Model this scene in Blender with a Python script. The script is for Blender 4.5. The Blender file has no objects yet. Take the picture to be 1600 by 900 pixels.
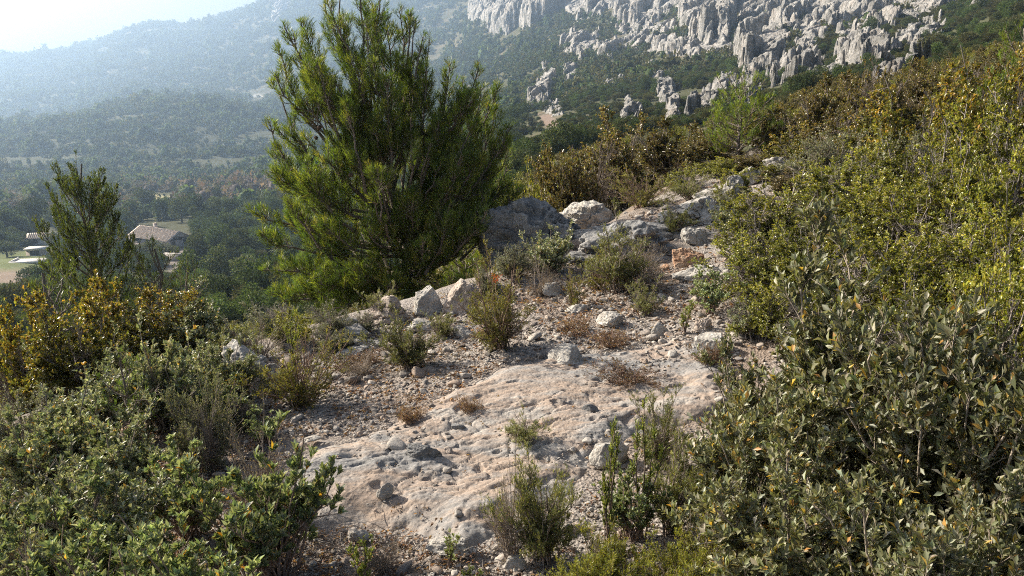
import bpy, math
import numpy as np
from math import radians as R
# ---------------------------------------------------------------- camera, sky, sun, exposure
SC = bpy.context.scene
COL = SC.collection
PITCH = 15.0
F = 800 / math.tan(R(33))            # focal length in pixels of a 1600 px wide picture
CAMZ = 1.6
cam_d = bpy.data.cameras.new('camera'); cam = bpy.data.objects.new('camera', cam_d); COL.objects.link(cam)
cam_d.sensor_width = 36; cam_d.lens = 18 / math.tan(R(33)); cam_d.clip_start = .05; cam_d.clip_end = 20000
cam.location = (0, 0, CAMZ); cam.rotation_euler = (R(90 - PITCH), 0, 0)
SC.camera = cam
SUN_EL, SUN_AZ = 31.0, -66.0         # azimuth measured from +Y towards +X
W = bpy.data.worlds.new('World'); SC.world = W; W.use_nodes = True
nt = W.node_tree; nt.nodes.clear()
sky = nt.nodes.new('ShaderNodeTexSky'); sky.sky_type = 'NISHITA'; sky.sun_disc = False
sky.sun_elevation = R(SUN_EL); sky.sun_rotation = R(SUN_AZ); sky.air_density = 1.0; sky.dust_density = 8.0; sky.altitude = 300
bg = nt.nodes.new('ShaderNodeBackground'); bg.inputs[1].default_value = 0.065
wo = nt.nodes.new('ShaderNodeOutputWorld')
nt.links.new(sky.outputs[0], bg.inputs[0]); nt.links.new(bg.outputs[0], wo.inputs[0])
sun_d = bpy.data.lights.new('sun', 'SUN'); sun_d.energy = 5.0; sun_d.angle = R(.53); sun_d.color = (1, .91, .77)
sun = bpy.data.objects.new('sun', sun_d); COL.objects.link(sun)
sun.rotation_euler = (R(90 - SUN_EL), 0, R(180 - SUN_AZ)); sun.location = (-30, 15, 30)
SC.view_settings.view_transform = 'Standard'; SC.view_settings.look = 'None'
SC.view_settings.exposure = 1.05; SC.view_settings.gamma = 1
SC.render.engine = 'CYCLES'; DENOISE = False
cy = SC.cycles
cy.max_bounces = 5; cy.diffuse_bounces = 3; cy.glossy_bounces = 1; cy.transmission_bounces = 3
cy.transparent_max_bounces = 4; cy.volume_bounces = 1; cy.caustics_reflective = False; cy.caustics_refractive = False
cy.use_adaptive_sampling = True; cy.adaptive_threshold = 0.012
cy.use_denoising = DENOISE; cy.filter_width = 1.05
SC.render.threads_mode = 'AUTO'

# ---------------------------------------------------------------- numeric noise
def _h(ix, iy, iz, s):
    with np.errstate(over='ignore'):
        n = (ix.astype(np.int64) * 73856093) ^ (iy.astype(np.int64) * 19349663) ^ (iz.astype(np.int64) * 83492791) ^ np.int64(s * 2654435)
        n = (n ^ (n >> 13)) * np.int64(1274126177)
        n = (n ^ (n >> 16)) * np.int64(668265263)
        n = n ^ (n >> 15)
    return (n & 0xFFFFFF) / float(0xFFFFFF)
def n3(x, y, z, s=0):
    ix, iy, iz = np.floor(x), np.floor(y), np.floor(z)
    fx, fy, fz = x - ix, y - iy, z - iz
    u, v, w = [t * t * t * (t * (t * 6 - 15) + 10) for t in (fx, fy, fz)]
    r = 0
    for a in (0, 1):
        for b in (0, 1):
            for c in (0, 1):
                r = r + _h(ix + a, iy + b, iz + c, s) * (u if a else 1 - u) * (v if b else 1 - v) * (w if c else 1 - w)
    return r * 2 - 1
def n2(x, y, s=0):
    x = np.asarray(x, float); y = np.asarray(y, float)
    ix, iy = np.floor(x), np.floor(y); fx, fy = x - ix, y - iy
    u, v = [t * t * t * (t * (t * 6 - 15) + 10) for t in (fx, fy)]
    z = np.zeros_like(ix)
    return ((_h(ix, iy, z, s) * (1 - u) + _h(ix + 1, iy, z, s) * u) * (1 - v) + (_h(ix, iy + 1, z, s) * (1 - u) + _h(ix + 1, iy + 1, z, s) * u) * v) * 2 - 1
def fbm2(x, y, o=4, s=0, g=.5):
    r, a, t = 0, 1., 0.
    for i in range(o):
        r = r + a * n2(x, y, s + i * 7); t += a; a *= g
        x, y = (x * .8 - y * .6) * 2.03 + 5.1, (x * .6 + y * .8) * 2.03 + 1.7
    return r / t
def fbm3(x, y, z, o=4, s=0, g=.5):
    r, a, t = 0, 1., 0.
    for i in range(o):
        r = r + a * n3(x, y, z, s + i * 7); t += a; a *= g
        x, y, z = x * 2.03 + 3.1, y * 2.03 + 7.7, z * 2.03 + 1.3
    return r / t
def ridged(x, y, o=4, s=0):
    r, a, t = 0, 1., 0.
    for i in range(o):
        r = r + a * (1 - 2 * np.abs(n2(x, y, s + i * 5))); t += a; a *= .5
        x, y = (x * .8 - y * .6) * 2.1 + 5.1, (x * .6 + y * .8) * 2.1 + 1.7
    return r / t
def worley(x, y, s=0):
    ix, iy = np.floor(x), np.floor(y)
    f1 = np.full(x.shape, 9.); f2 = np.full(x.shape, 9.); val = np.zeros(x.shape)
    z = np.zeros(x.shape)
    for a in (-1, 0, 1):
        for b in (-1, 0, 1):
            cx, cy_ = ix + a, iy + b
            px = cx + .5 + .9 * (_h(cx, cy_, z, s) - .5); py = cy_ + .5 + .9 * (_h(cx, cy_, z, s + 1) - .5)
            d = np.hypot(x - px, y - py); v = _h(cx, cy_, z, s + 2)
            m = d < f1
            f2 = np.where(m, f1, np.minimum(f2, d)); val = np.where(m, v, val); f1 = np.where(m, d, f1)
    return f1, f2, val
def sm(a, b, x):
    t = np.clip((x - a) / (b - a), 0, 1); return t * t * (3 - 2 * t)
def nrm(v): return v / np.maximum(np.linalg.norm(v, axis=-1, keepdims=True), 1e-9)

# ---------------------------------------------------------------- picture <-> place
SP, CP = math.sin(R(PITCH)), math.cos(R(PITCH))
def project(x, y, z):
    z = z - CAMZ
    dep = y * CP - z * SP; up = y * SP + z * CP
    return 800 + F * x / dep, 450 - F * up / dep
def az_of(px, py=200.): return math.atan2((px - 800) / F, CP + (450 - py) / F * SP)
def tan_el(az, py):
    cyy = (450 - py) / F; k = CP + cyy * SP
    return (-SP + cyy * CP) / np.hypot(np.tan(az) * k, k)

# terrain profiles: at each bearing, (distance, picture row) of the slope seen there
COLS = {
 -500: [(9,1100),(12,820),(40,620),(90,530),(170,460),(260,400),(400,345),(520,318),(700,285),(1000,245),(1300,230),(1500,235),(2000,210),(2600,180),(3200,150),(3700,190)],
 0:    [(9,880),(12,760),(40,580),(90,505),(170,437),(220,405),(260,388),(330,355),(420,328),(520,308),(650,288),(900,245),(1150,212),(1300,208),(1500,214),(2000,180),(2600,130),(3200,91),(3600,110)],
 130:  [(9,850),(12,730),(40,565),(90,500),(170,435),(220,404),(260,386),(330,350),(420,325),(520,304),(650,284),(900,225),(1150,185),(1300,180),(1500,190),(2000,165),(2600,115),(3200,76),(3600,95)],
 250:  [(9,830),(12,710),(40,545),(90,490),(170,430),(220,396),(260,375),(330,345),(420,320),(520,300),(650,282),(900,215),(1150,160),(1300,156),(1500,166),(2000,140),(2600,85),(3200,33),(3600,50)],
 320:  [(9,810),(12,690),(40,535),(90,480),(170,425),(250,372),(330,340),(420,318),(520,298),(650,278),(900,225),(1150,162),(1300,156),(1500,164),(2000,130),(2600,80),(3200,36),(3600,60)],
 400:  [(9,760),(12,660),(40,525),(90,475),(170,418),(250,368),(330,335),(450,302),(600,278),(800,245),(1100,185),(1300,172),(1500,168),(2200,100),(3000,14),(3500,30)],
 480:  [(9,720),(12,630),(40,510),(90,460),(170,400),(250,350),(330,320),(450,290),(600,262),(800,230),(1100,185),(1300,165),(1500,150),(2200,70),(3000,-25),(3500,-10)],
 600:  [(9,660),(12,600),(40,470),(80,410),(150,350),(250,300),(400,262),(600,225),(800,195),(1100,160),(1500,110),(2200,30),(2600,-15),(2900,-18),(3400,60)],
 700:  [(9,580),(12,550),(30,450),(60,385),(120,325),(250,272),(450,222),(700,180),(1000,138),(1300,100),(1500,70),(1900,15),(2300,-20),(2600,-22),(3400,70)],
 780:  [(9,500),(12,470),(25,375),(50,320),(90,278),(150,245),(250,212),(400,180),(600,150),(900,105),(1200,50),(1400,0),(1700,-25),(2000,-28),(3000,90)],
 850:  [(9,440),(12,420),(20,330),(40,290),(80,250),(150,218),(250,190),(400,150),(600,110),(800,80),(1000,50),(1150,5),(1300,-30),(1600,-36),(3000,100)],
 930:  [(9,400),(12,385),(20,300),(40,260),(80,232),(130,205),(220,178),(350,140),(500,103),(650,75),(800,50),(950,10),(1150,-34),(1500,-40),(3000,110)],
 1000: [(9,370),(12,350),(20,275),(40,240),(80,215),(130,195),(220,168),(350,128),(500,88),(650,60),(800,25),(1000,-30),(1300,-45),(3000,110)],
 1080: [(9,340),(12,310),(20,258),(40,230),(80,208),(130,190),(200,165),(300,125),(420,85),(550,50),(700,0),(900,-40),(1200,-50),(3000,110)],
 1150: [(9,300),(12,275),(20,235),(40,208),(80,188),(130,170),(200,145),(300,108),(400,72),(550,25),(700,-30),(900,-50),(3000,110)],
 1300: [(9,260),(12,235),(20,185),(40,155),(80,136),(130,120),(200,97),(300,65),(400,32),(550,-15),(700,-50),(3000,110)],
 1450: [(9,225),(12,200),(20,155),(40,128),(70,116),(120,98),(200,68),(300,28),(450,-25),(600,-50),(3000,110)],
 1600: [(9,190),(12,170),(20,122),(40,90),(70,75),(120,48),(200,8),(300,-32),(450,-60),(3000,110)],
 2100: [(9,120),(12,90),(20,30),(40,0),(70,-20),(120,-40),(200,-60),(400,-60),(3000,110)],
}
_lr = np.linspace(math.log(9), math.log(4200), 260)
_az = np.linspace(R(-60), R(60), 361)
def _table():
    ks = sorted(COLS); azs = np.array([az_of(k) for k in ks]); rows = []
    for k in ks:
        c = COLS[k]; p = np.interp(_lr, [math.log(a) for a, b in c], [b for a, b in c])
        pp = np.pad(p, 4, mode='edge'); ker = np.array([1, 2, 3, 4, 5, 4, 3, 2, 1.]); ker /= ker.sum()
        rows.append(np.convolve(pp, ker, 'valid'))
    rows = np.array(rows)
    out = np.empty((len(_az), len(_lr)))
    for j in range(len(_lr)): out[:, j] = np.interp(_az, azs, rows[:, j])
    ker = np.hanning(11)[1:-1]; ker /= ker.sum()
    pad = np.pad(out, ((4, 4), (0, 0)), mode='edge')
    out = sum(pad[i:i + len(_az)] * ker[i] for i in range(9))
    return CAMZ + np.exp(_lr)[None, :] * tan_el(_az[:, None], out)
ZT = _table()
def zfar(x, y):
    r = np.maximum(np.hypot(x, y), 9.01); a = np.clip(np.arctan2(x, y), _az[0], _az[-1] - 1e-6)
    i = (a - _az[0]) / (_az[1] - _az[0]); j = np.clip((np.log(r) - _lr[0]) / (_lr[1] - _lr[0]), 0, len(_lr) - 1.001)
    i0 = np.floor(i).astype(int); i0 = np.clip(i0, 0, len(_az) - 2); j0 = np.floor(j).astype(int); u = i - i0; v = j - j0
    z = ZT[i0, j0] * (1 - u) * (1 - v) + ZT[i0 + 1, j0] * u * (1 - v) + ZT[i0, j0 + 1] * (1 - u) * v + ZT[i0 + 1, j0 + 1] * u * v
    g = sm(60, 500, r)
    z = z + g * (r * .0065) * ridged(x / (r * .12 + 40), y / (r * .12 + 40), 1, 31) * 0 + g * 9 * fbm2(x / 120, y / 120, 4, 5) * sm(200, 900, r) + sm(12, 60, r) * .7 * fbm2(x / 9, y / 9, 3, 9)
    z = z + sm(700, 2000, r) * 16 * ridged(x / 330, y / 330, 4, 77)
    return z
EDGE = np.array([(-16,-9),(-8,-2.0),(-5,1.6),(-3.1,3.3),(-2.0,4.6),(-1.05,5.4),(-.2,6.25),(.95,7.9),(1.95,9.4),(3.7,12.4),(7,17.5),(14,27)])
def edge_s(x, y):
    best = np.full(np.shape(x), 1e9); sg = np.zeros(np.shape(x))
    for (ax, ay), (bx, by) in zip(EDGE[:-1], EDGE[1:]):
        dx, dy = bx - ax, by - ay; L = dx * dx + dy * dy
        t = np.clip(((x - ax) * dx + (y - ay) * dy) / L, 0, 1)
        ex, ey = x - ax - t * dx, y - ay - t * dy; d = np.hypot(ex, ey)
        m = d < best; best = np.where(m, d, best); sg = np.where(m, np.sign(dx * ey - dy * ex), sg)
    return best * sg          # positive on the valley side
def znear(x, y):
    zp = .045 * x + .12 * np.maximum(x - .9, 0) + .012 * (y - 4) - .05 * np.maximum(-x - 1.5, 0)
    s = edge_s(x, y); k = .78 - .40 * sm(-.5, 2.5, x)
    drop = k * np.where(s > .3, s - .15, np.where(s > 0, s * s / .6, 0))
    return zp - drop
def ground(x, y, fine=True):
    x = np.asarray(x, float); y = np.asarray(y, float)
    r = np.hypot(x, y); b = sm(9.5, 18, r)
    z = znear(x, y) * (1 - b) + zfar(x, y) * b
    if fine: z = z + (1 - sm(30, 60, r)) * (.05 * fbm2(x * 1.3, y * 1.3, 3, 3) + .012 * fbm2(x * 9, y * 9, 3, 4))
    return z
_gA = np.linspace(R(-52), R(52), 900); _gR = np.linspace(math.log(.8), math.log(4200), 1500)
def _gtab():
    A, Q = np.meshgrid(_gA, np.exp(_gR), indexing='ij'); return ground(Q * np.sin(A), Q * np.cos(A), False)
GT = _gtab()
def gfast(x, y):
    r = np.maximum(np.hypot(x, y), .81); i = np.clip((np.arctan2(x, y) - _gA[0]) / (_gA[1] - _gA[0]), 0, 898.99); j = np.clip((np.log(r) - _gR[0]) / (_gR[1] - _gR[0]), 0, 1498.99)
    i0, j0 = i.astype(int), j.astype(int); u, v = i - i0, j - j0
    return (GT[i0, j0] * (1 - u) + GT[i0 + 1, j0] * u) * (1 - v) + (GT[i0, j0 + 1] * (1 - u) + GT[i0 + 1, j0 + 1] * u) * v
def hit(px, py, tmax=4000., fn=None):
    fn = fn or ground
    px = np.atleast_1d(np.asarray(px, float)); py = np.atleast_1d(np.asarray(py, float))
    cx, cyy = (px - 800) / F, (450 - py) / F
    D = np.stack([cx, CP + cyy * SP, -SP + cyy * CP], -1); out = np.full((len(px), 3), np.nan); act = np.arange(len(px)); ts = np.geomspace(1.2, tmax, int(90 * math.log(tmax / 1.2))); pd = np.full(len(px), 1.); prev = 1.
    for t in ts:
        d = D[act]; dz = d[:, 2] * t + CAMZ - gfast(d[:, 0] * t, d[:, 1] * t); new = dz <= 0
        if new.any():
            k = act[new]; u = pd[k] / (pd[k] - dz[new] + 1e-9); tt = prev + (t - prev) * u; q = D[k] * tt[:, None]
            for _ in range(2):      # settle on the fine surface
                g = fn(q[:, 0], q[:, 1]); tt = tt * (1 + np.clip((g - q[:, 2]) / np.minimum(q[:, 2] - CAMZ - .05 * tt, -.05), -.03, .03)); q = D[k] * tt[:, None]
            q[:, 2] = fn(q[:, 0], q[:, 1]); out[k] = q
        pd[act] = dz; prev = t; act = act[~new]
        if not len(act): break
    return out
def poly_sd(x, y, poly):      # signed distance, positive inside
    P = np.array(poly, float); ins = np.zeros(np.shape(x), bool); d = np.full(np.shape(x), 1e9)
    for i in range(len(P)):
        ax, ay = P[i]; bx, by = P[(i + 1) % len(P)]
        dx, dy = bx - ax, by - ay; t = np.clip(((x - ax) * dx + (y - ay) * dy) / (dx * dx + dy * dy + 1e-12), 0, 1)
        d = np.minimum(d, np.hypot(x - ax - t * dx, y - ay - t * dy))
        c = ((ay > y) != (by > y)) & (x < (bx - ax) * (y - ay) / (by - ay + 1e-12) + ax); ins ^= c
    return np.where(ins, d, -d)

# ---------------------------------------------------------------- objects
def tag(o, label=None, cat=None, group=None, kind=None):
    if label: o['label'] = label
    if cat: o['category'] = cat
    if group: o['group'] = group
    if kind: o['kind'] = kind
    return o
def empty(name, loc, rz=0):
    o = bpy.data.objects.new(name, None); COL.objects.link(o); o.location = tuple(map(float, loc)); o.rotation_euler = (0, 0, rz)
    o.empty_display_size = .1; return o
def mesh(name, V, faces, col=None, mat=None, smooth=False, extra=None):
    V = np.asarray(V, np.float32); fl = [np.asarray(f, np.int32) for f in (faces if isinstance(faces, list) else [faces]) if len(f)]
    me = bpy.data.meshes.new(name); me.vertices.add(len(V)); me.vertices.foreach_set('co', V.ravel())
    tot = np.concatenate([np.full(len(f), f.shape[1], np.int32) for f in fl]); loops = np.concatenate([f.ravel() for f in fl])
    me.loops.add(len(loops)); me.loops.foreach_set('vertex_index', loops)
    st = np.zeros(len(tot), np.int32); st[1:] = np.cumsum(tot)[:-1]
    me.polygons.add(len(tot)); me.polygons.foreach_set('loop_start', st); me.polygons.foreach_set('loop_total', tot)
    if smooth: me.polygons.foreach_set('use_smooth', np.ones(len(tot), bool))
    me.update(calc_edges=True)
    if col is not None:
        a = me.attributes.new('Col', 'FLOAT_COLOR', 'POINT'); c = np.ones((len(V), 4), np.float32); c[:, :3] = col; a.data.foreach_set('color', c.ravel())
    if extra:
        for k, v in extra.items():
            a = me.attributes.new(k, 'FLOAT', 'POINT'); a.data.foreach_set('value', np.asarray(v, np.float32))
    if mat: me.materials.append(mat)
    return me
def link(name, me, parent=None):
    o = bpy.data.objects.new(name, me); COL.objects.link(o)
    if parent: o.parent = parent
    return o
def copy_tree(o, parent=None):
    c = o.copy(); COL.objects.link(c); c.parent = parent
    for ch in list(o.children): copy_tree(ch, c)
    return c
class MB:
    def __init__(s): s.V = []; s.T = []; s.Q = []; s.C = []; s.n = 0
    def add(s, V, tris=None, quads=None, col=None):
        V = np.asarray(V, float).reshape(-1, 3)
        if tris is not None and len(tris): s.T.append(np.asarray(tris) + s.n)
        if quads is not None and len(quads): s.Q.append(np.asarray(quads) + s.n)
        s.C.append(np.broadcast_to(np.asarray((.5, .5, .5) if col is None else col, float), V.shape)); s.V.append(V); s.n += len(V)
    def box(s, c, d, col=None, rz=0):
        v = np.array([(a, b, e) for e in (-.5, .5) for b in (-.5, .5) for a in (-.5, .5)]) * np.array(d)
        if rz: v = v @ np.array([[math.cos(rz), math.sin(rz), 0], [-math.sin(rz), math.cos(rz), 0], [0, 0, 1]])
        s.add(v + np.array(c), None, [(0, 2, 3, 1), (4, 5, 7, 6), (0, 1, 5, 4), (2, 6, 7, 3), (0, 4, 6, 2), (1, 3, 7, 5)], col)
    def mesh(s, name, mat, smooth=False):
        f = []
        if s.T: f.append(np.concatenate(s.T))
        if s.Q: f.append(np.concatenate(s.Q))
        return mesh(name, np.concatenate(s.V), f, np.concatenate(s.C), mat, smooth)

# ---------------------------------------------------------------- materials
def new_mat(name):
    m = bpy.data.materials.new(name); m.use_nodes = True; n = m.node_tree.nodes; n.clear()
    out = n.new('ShaderNodeOutputMaterial'); return m, m.node_tree, n, out
def ramp(n, stops):
    r = n.new('ShaderNodeValToRGB'); e = r.color_ramp.elements
    while len(e) < len(stops): e.new(.5)
    for i, (p, c) in enumerate(stops): e[i].position = p; e[i].color = (*c, 1)
    return r
def leaf_mat(name, trans=.3, rough=.5, spec=.35, tint=(1.25, 1.25, .7)):
    m, t, n, out = new_mat(name)
    at = n.new('ShaderNodeAttribute'); at.attribute_name = 'Col'
    oi = n.new('ShaderNodeObjectInfo'); hs = n.new('ShaderNodeHueSaturation')
    mr = n.new('ShaderNodeMapRange'); mr.inputs[3].default_value = .75; mr.inputs[4].default_value = 1.2
    t.links.new(oi.outputs['Random'], mr.inputs[0]); t.links.new(mr.outputs[0], hs.inputs['Value']); t.links.new(at.outputs['Color'], hs.inputs['Color'])
    p = n.new('ShaderNodeBsdfPrincipled'); p.inputs['Roughness'].default_value = rough; p.inputs['Specular IOR Level'].default_value = spec
    t.links.new(hs.outputs[0], p.inputs['Base Color'])
    tr = n.new('ShaderNodeBsdfTranslucent'); mx = n.new('ShaderNodeMix'); mx.data_type = 'RGBA'; mx.blend_type = 'MULTIPLY'; mx.inputs[0].default_value = 1
    t.links.new(hs.outputs[0], mx.inputs[6]); mx.inputs[7].default_value = (*tint, 1); t.links.new(mx.outputs[2], tr.inputs[0])
    ms = n.new('ShaderNodeMixShader'); ms.inputs[0].default_value = trans
    t.links.new(p.outputs[0], ms.inputs[1]); t.links.new(tr.outputs[0], ms.inputs[2]); t.links.new(ms.outputs[0], out.inputs[0])
    return m
def plain_mat(name, rough=.8, noise=12., amt=.25, bump=.0, col=None):
    m, t, n, out = new_mat(name); p = n.new('ShaderNodeBsdfPrincipled'); p.inputs['Roughness'].default_value = rough
    p.inputs['Specular IOR Level'].default_value = .25
    tc = n.new('ShaderNodeTexCoord'); nz = n.new('ShaderNodeTexNoise'); nz.inputs['Scale'].default_value = noise; nz.inputs['Detail'].default_value = 6
    t.links.new(tc.outputs['Object'], nz.inputs[0])
    mr = n.new('ShaderNodeMapRange'); mr.inputs[1].default_value = .3; mr.inputs[2].default_value = .7; mr.inputs[3].default_value = 1 - amt; mr.inputs[4].default_value = 1 + amt
    t.links.new(nz.outputs[0], mr.inputs[0])
    mx = n.new('ShaderNodeVectorMath'); mx.operation = 'SCALE'; t.links.new(mr.outputs[0], mx.inputs['Scale'])
    if col is None:
        at = n.new('ShaderNodeAttribute'); at.attribute_name = 'Col'; t.links.new(at.outputs['Color'], mx.inputs[0])
    else: mx.inputs[0].default_value = col
    t.links.new(mx.outputs[0], p.inputs['Base Color'])
    if bump:
        b = n.new('ShaderNodeBump'); b.inputs['Strength'].default_value = bump; b.inputs['Distance'].default_value = .02
        t.links.new(nz.outputs[0], b.inputs['Height']); t.links.new(b.outputs[0], p.inputs['Normal'])
    t.links.new(p.outputs[0], out.inputs[0]); return m
def rock_mat(name, stops, scale=4., fine=60., bump=.6, dist=.01, pits=True, spots=(.16, .15, .13), spot_amt=.5, rand=False):
    """limestone: broad colour patches, dark specks (lichen; on the crags, painted shade of gaps), pits and cracks in the bump"""
    m, t, n, out = new_mat(name); L = t.links.new
    p = n.new('ShaderNodeBsdfPrincipled'); p.inputs['Roughness'].default_value = .88; p.inputs['Specular IOR Level'].default_value = .2
    tc = n.new('ShaderNodeTexCoord')
    a = n.new('ShaderNodeTexNoise'); a.inputs['Scale'].default_value = scale; a.inputs['Detail'].default_value = 9; a.inputs['Roughness'].default_value = .62; a.inputs['Distortion'].default_value = .4
    b = n.new('ShaderNodeTexNoise'); b.inputs['Scale'].default_value = fine; b.inputs['Detail'].default_value = 7; b.inputs['Roughness'].default_value = .7
    c = n.new('ShaderNodeTexNoise'); c.inputs['Scale'].default_value = scale * 5.3; c.inputs['Detail'].default_value = 8; c.inputs['Roughness'].default_value = .75
    v = n.new('ShaderNodeTexVoronoi'); v.feature = 'F1'; v.inputs['Scale'].default_value = fine * .6
    for q in (a, b, c, v): L(tc.outputs['Object'], q.inputs['Vector'])
    cr = ramp(n, stops); L(a.outputs[0], cr.inputs[0])
    sr = ramp(n, [(.50, (0, 0, 0)), (.62, (spot_amt,) * 3)]); L(c.outputs[0], sr.inputs[0])
    mx = n.new('ShaderNodeMix'); mx.data_type = 'RGBA'; L(sr.outputs[0], mx.inputs[0]); L(cr.outputs[0], mx.inputs[6]); mx.inputs[7].default_value = (*spots, 1)
    mr = n.new('ShaderNodeMapRange'); mr.inputs[1].default_value = .3; mr.inputs[2].default_value = .7; mr.inputs[3].default_value = .72; mr.inputs[4].default_value = 1.22; L(b.outputs[0], mr.inputs[0])
    sc = n.new('ShaderNodeVectorMath'); sc.operation = 'SCALE'; L(mx.outputs[2], sc.inputs[0]); L(mr.outputs[0], sc.inputs['Scale'])
    last = sc.outputs[0]
    if rand:
        oi = n.new('ShaderNodeObjectInfo'); hs = ramp(n, [(0, (.50, .47, .44)), (.3, (.85, .82, .79)), (.55, (1.25, 1.22, 1.16)), (.75, (1.0, .84, .72)), (1, (.55, .53, .52))]); L(oi.outputs['Random'], hs.inputs[0])
        mm = n.new('ShaderNodeMix'); mm.data_type = 'RGBA'; mm.blend_type = 'MULTIPLY'; mm.inputs[0].default_value = 1; L(last, mm.inputs[6]); L(hs.outputs[0], mm.inputs[7]); last = mm.outputs[2]
    L(last, p.inputs['Base Color'])
    ad = n.new('ShaderNodeMath'); ad.operation = 'MULTIPLY_ADD'; L(b.outputs[0], ad.inputs[0]); ad.inputs[1].default_value = .5; L(c.outputs[0], ad.inputs[2])
    hh = ad.outputs[0]
    if pits:
        vr = n.new('ShaderNodeMapRange'); vr.inputs[1].default_value = .1; vr.inputs[2].default_value = .45; vr.inputs[3].default_value = 0; vr.inputs[4].default_value = .4; L(v.outputs[0], vr.inputs[0])
        a2 = n.new('ShaderNodeMath'); a2.operation = 'ADD'; L(hh, a2.inputs[0]); L(vr.outputs[0], a2.inputs[1]); hh = a2.outputs[0]
    if name.startswith('slab'):
        mp = n.new('ShaderNodeMapping'); mp.inputs['Rotation'].default_value = (0, 0, R(-28)); mp.inputs['Scale'].default_value = (.55, 1.6, 1); L(tc.outputs['Object'], mp.inputs[0])
        for q in (a, c): L(mp.outputs[0], q.inputs['Vector'])
    bp = n.new('ShaderNodeBump'); bp.inputs['Strength'].default_value = bump; bp.inputs['Distance'].default_value = dist
    L(hh, bp.inputs['Height']); L(bp.outputs[0], p.inputs['Normal']); L(p.outputs[0], out.inputs[0]); return m
M = {}
M['leaf'] = leaf_mat('leaf_matt', .40, .45, .4, (1.5, 1.4, .6))
M['gloss'] = leaf_mat('leaf_glossy', .38, .30, .55, (1.42, 1.42, .56))
M['felt'] = leaf_mat('leaf_felted', .28, .45, .48, (1.4, 1.35, .7))
M['needle'] = leaf_mat('pine_needles', .42, .42, .4, (1.35, 1.4, .5))
M['far_leaf'] = leaf_mat('far_foliage', .30, .8, .1)
for _n in M['far_leaf'].node_tree.nodes:
    if _n.type == 'MAP_RANGE': _n.inputs[3].default_value = .68; _n.inputs[4].default_value = 1.32
M['bark'] = plain_mat('bark', .9, 40, .4, .4)
M['stone'] = rock_mat('grey_limestone', [(.30, (.23, .21, .19)), (.45, (.40, .375, .34)), (.58, (.55, .52, .475)), (.72, (.46, .38, .31))], 5, 55, .8, .012)
M['dark_stone'] = rock_mat('weathered_limestone', [(.30, (.13, .13, .13)), (.45, (.22, .22, .22)), (.58, (.33, .32, .31)), (.72, (.26, .25, .25))], 5, 45, 1, .015, spot_amt=.6)
M['pink_stone'] = rock_mat('pinkish_limestone', [(.30, (.30, .25, .22)), (.45, (.42, .35, .30)), (.58, (.52, .45, .39)), (.72, (.45, .34, .26))], 5, 55, .8, .012, spot_amt=.35)
M['red_stone'] = rock_mat('rusty_limestone', [(.32, (.27, .16, .11)), (.44, (.40, .24, .15)), (.54, (.46, .32, .22)), (.66, (.46, .40, .35))], 6, 55, .8, .01, spot_amt=.2)
M['slab'] = rock_mat('slab_limestone', [(.32, (.19, .188, .185)), (.43, (.28, .27, .26)), (.49, (.33, .285, .25)), (.54, (.35, .275, .22)), (.59, (.355, .285, .235)), (.65, (.37, .345, .315)), (.76, (.33, .235, .18))], 2.6, 75, .7, .008, spots=(.24, .225, .21), spot_amt=.75)
M['pebble'] = rock_mat('pebbles', [(.30, (.30, .28, .26)), (.5, (.40, .38, .36)), (.7, (.46, .42, .38))], 3, 20, .3, .1, False, spot_amt=.2, rand=True)
M['crag'] = rock_mat('cliff_limestone', [(.34, (.18, .175, .165)), (.44, (.275, .265, .25)), (.54, (.42, .40, .375)), (.68, (.32, .28, .245))], .09, .6, 1, 1.4, False, spots=(.10, .10, .08), spot_amt=.8)  # strong dark spots put the shade of gaps in the rock into the colour
M['flat'] = plain_mat('painted_parts', .8, 3, .08)

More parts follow.
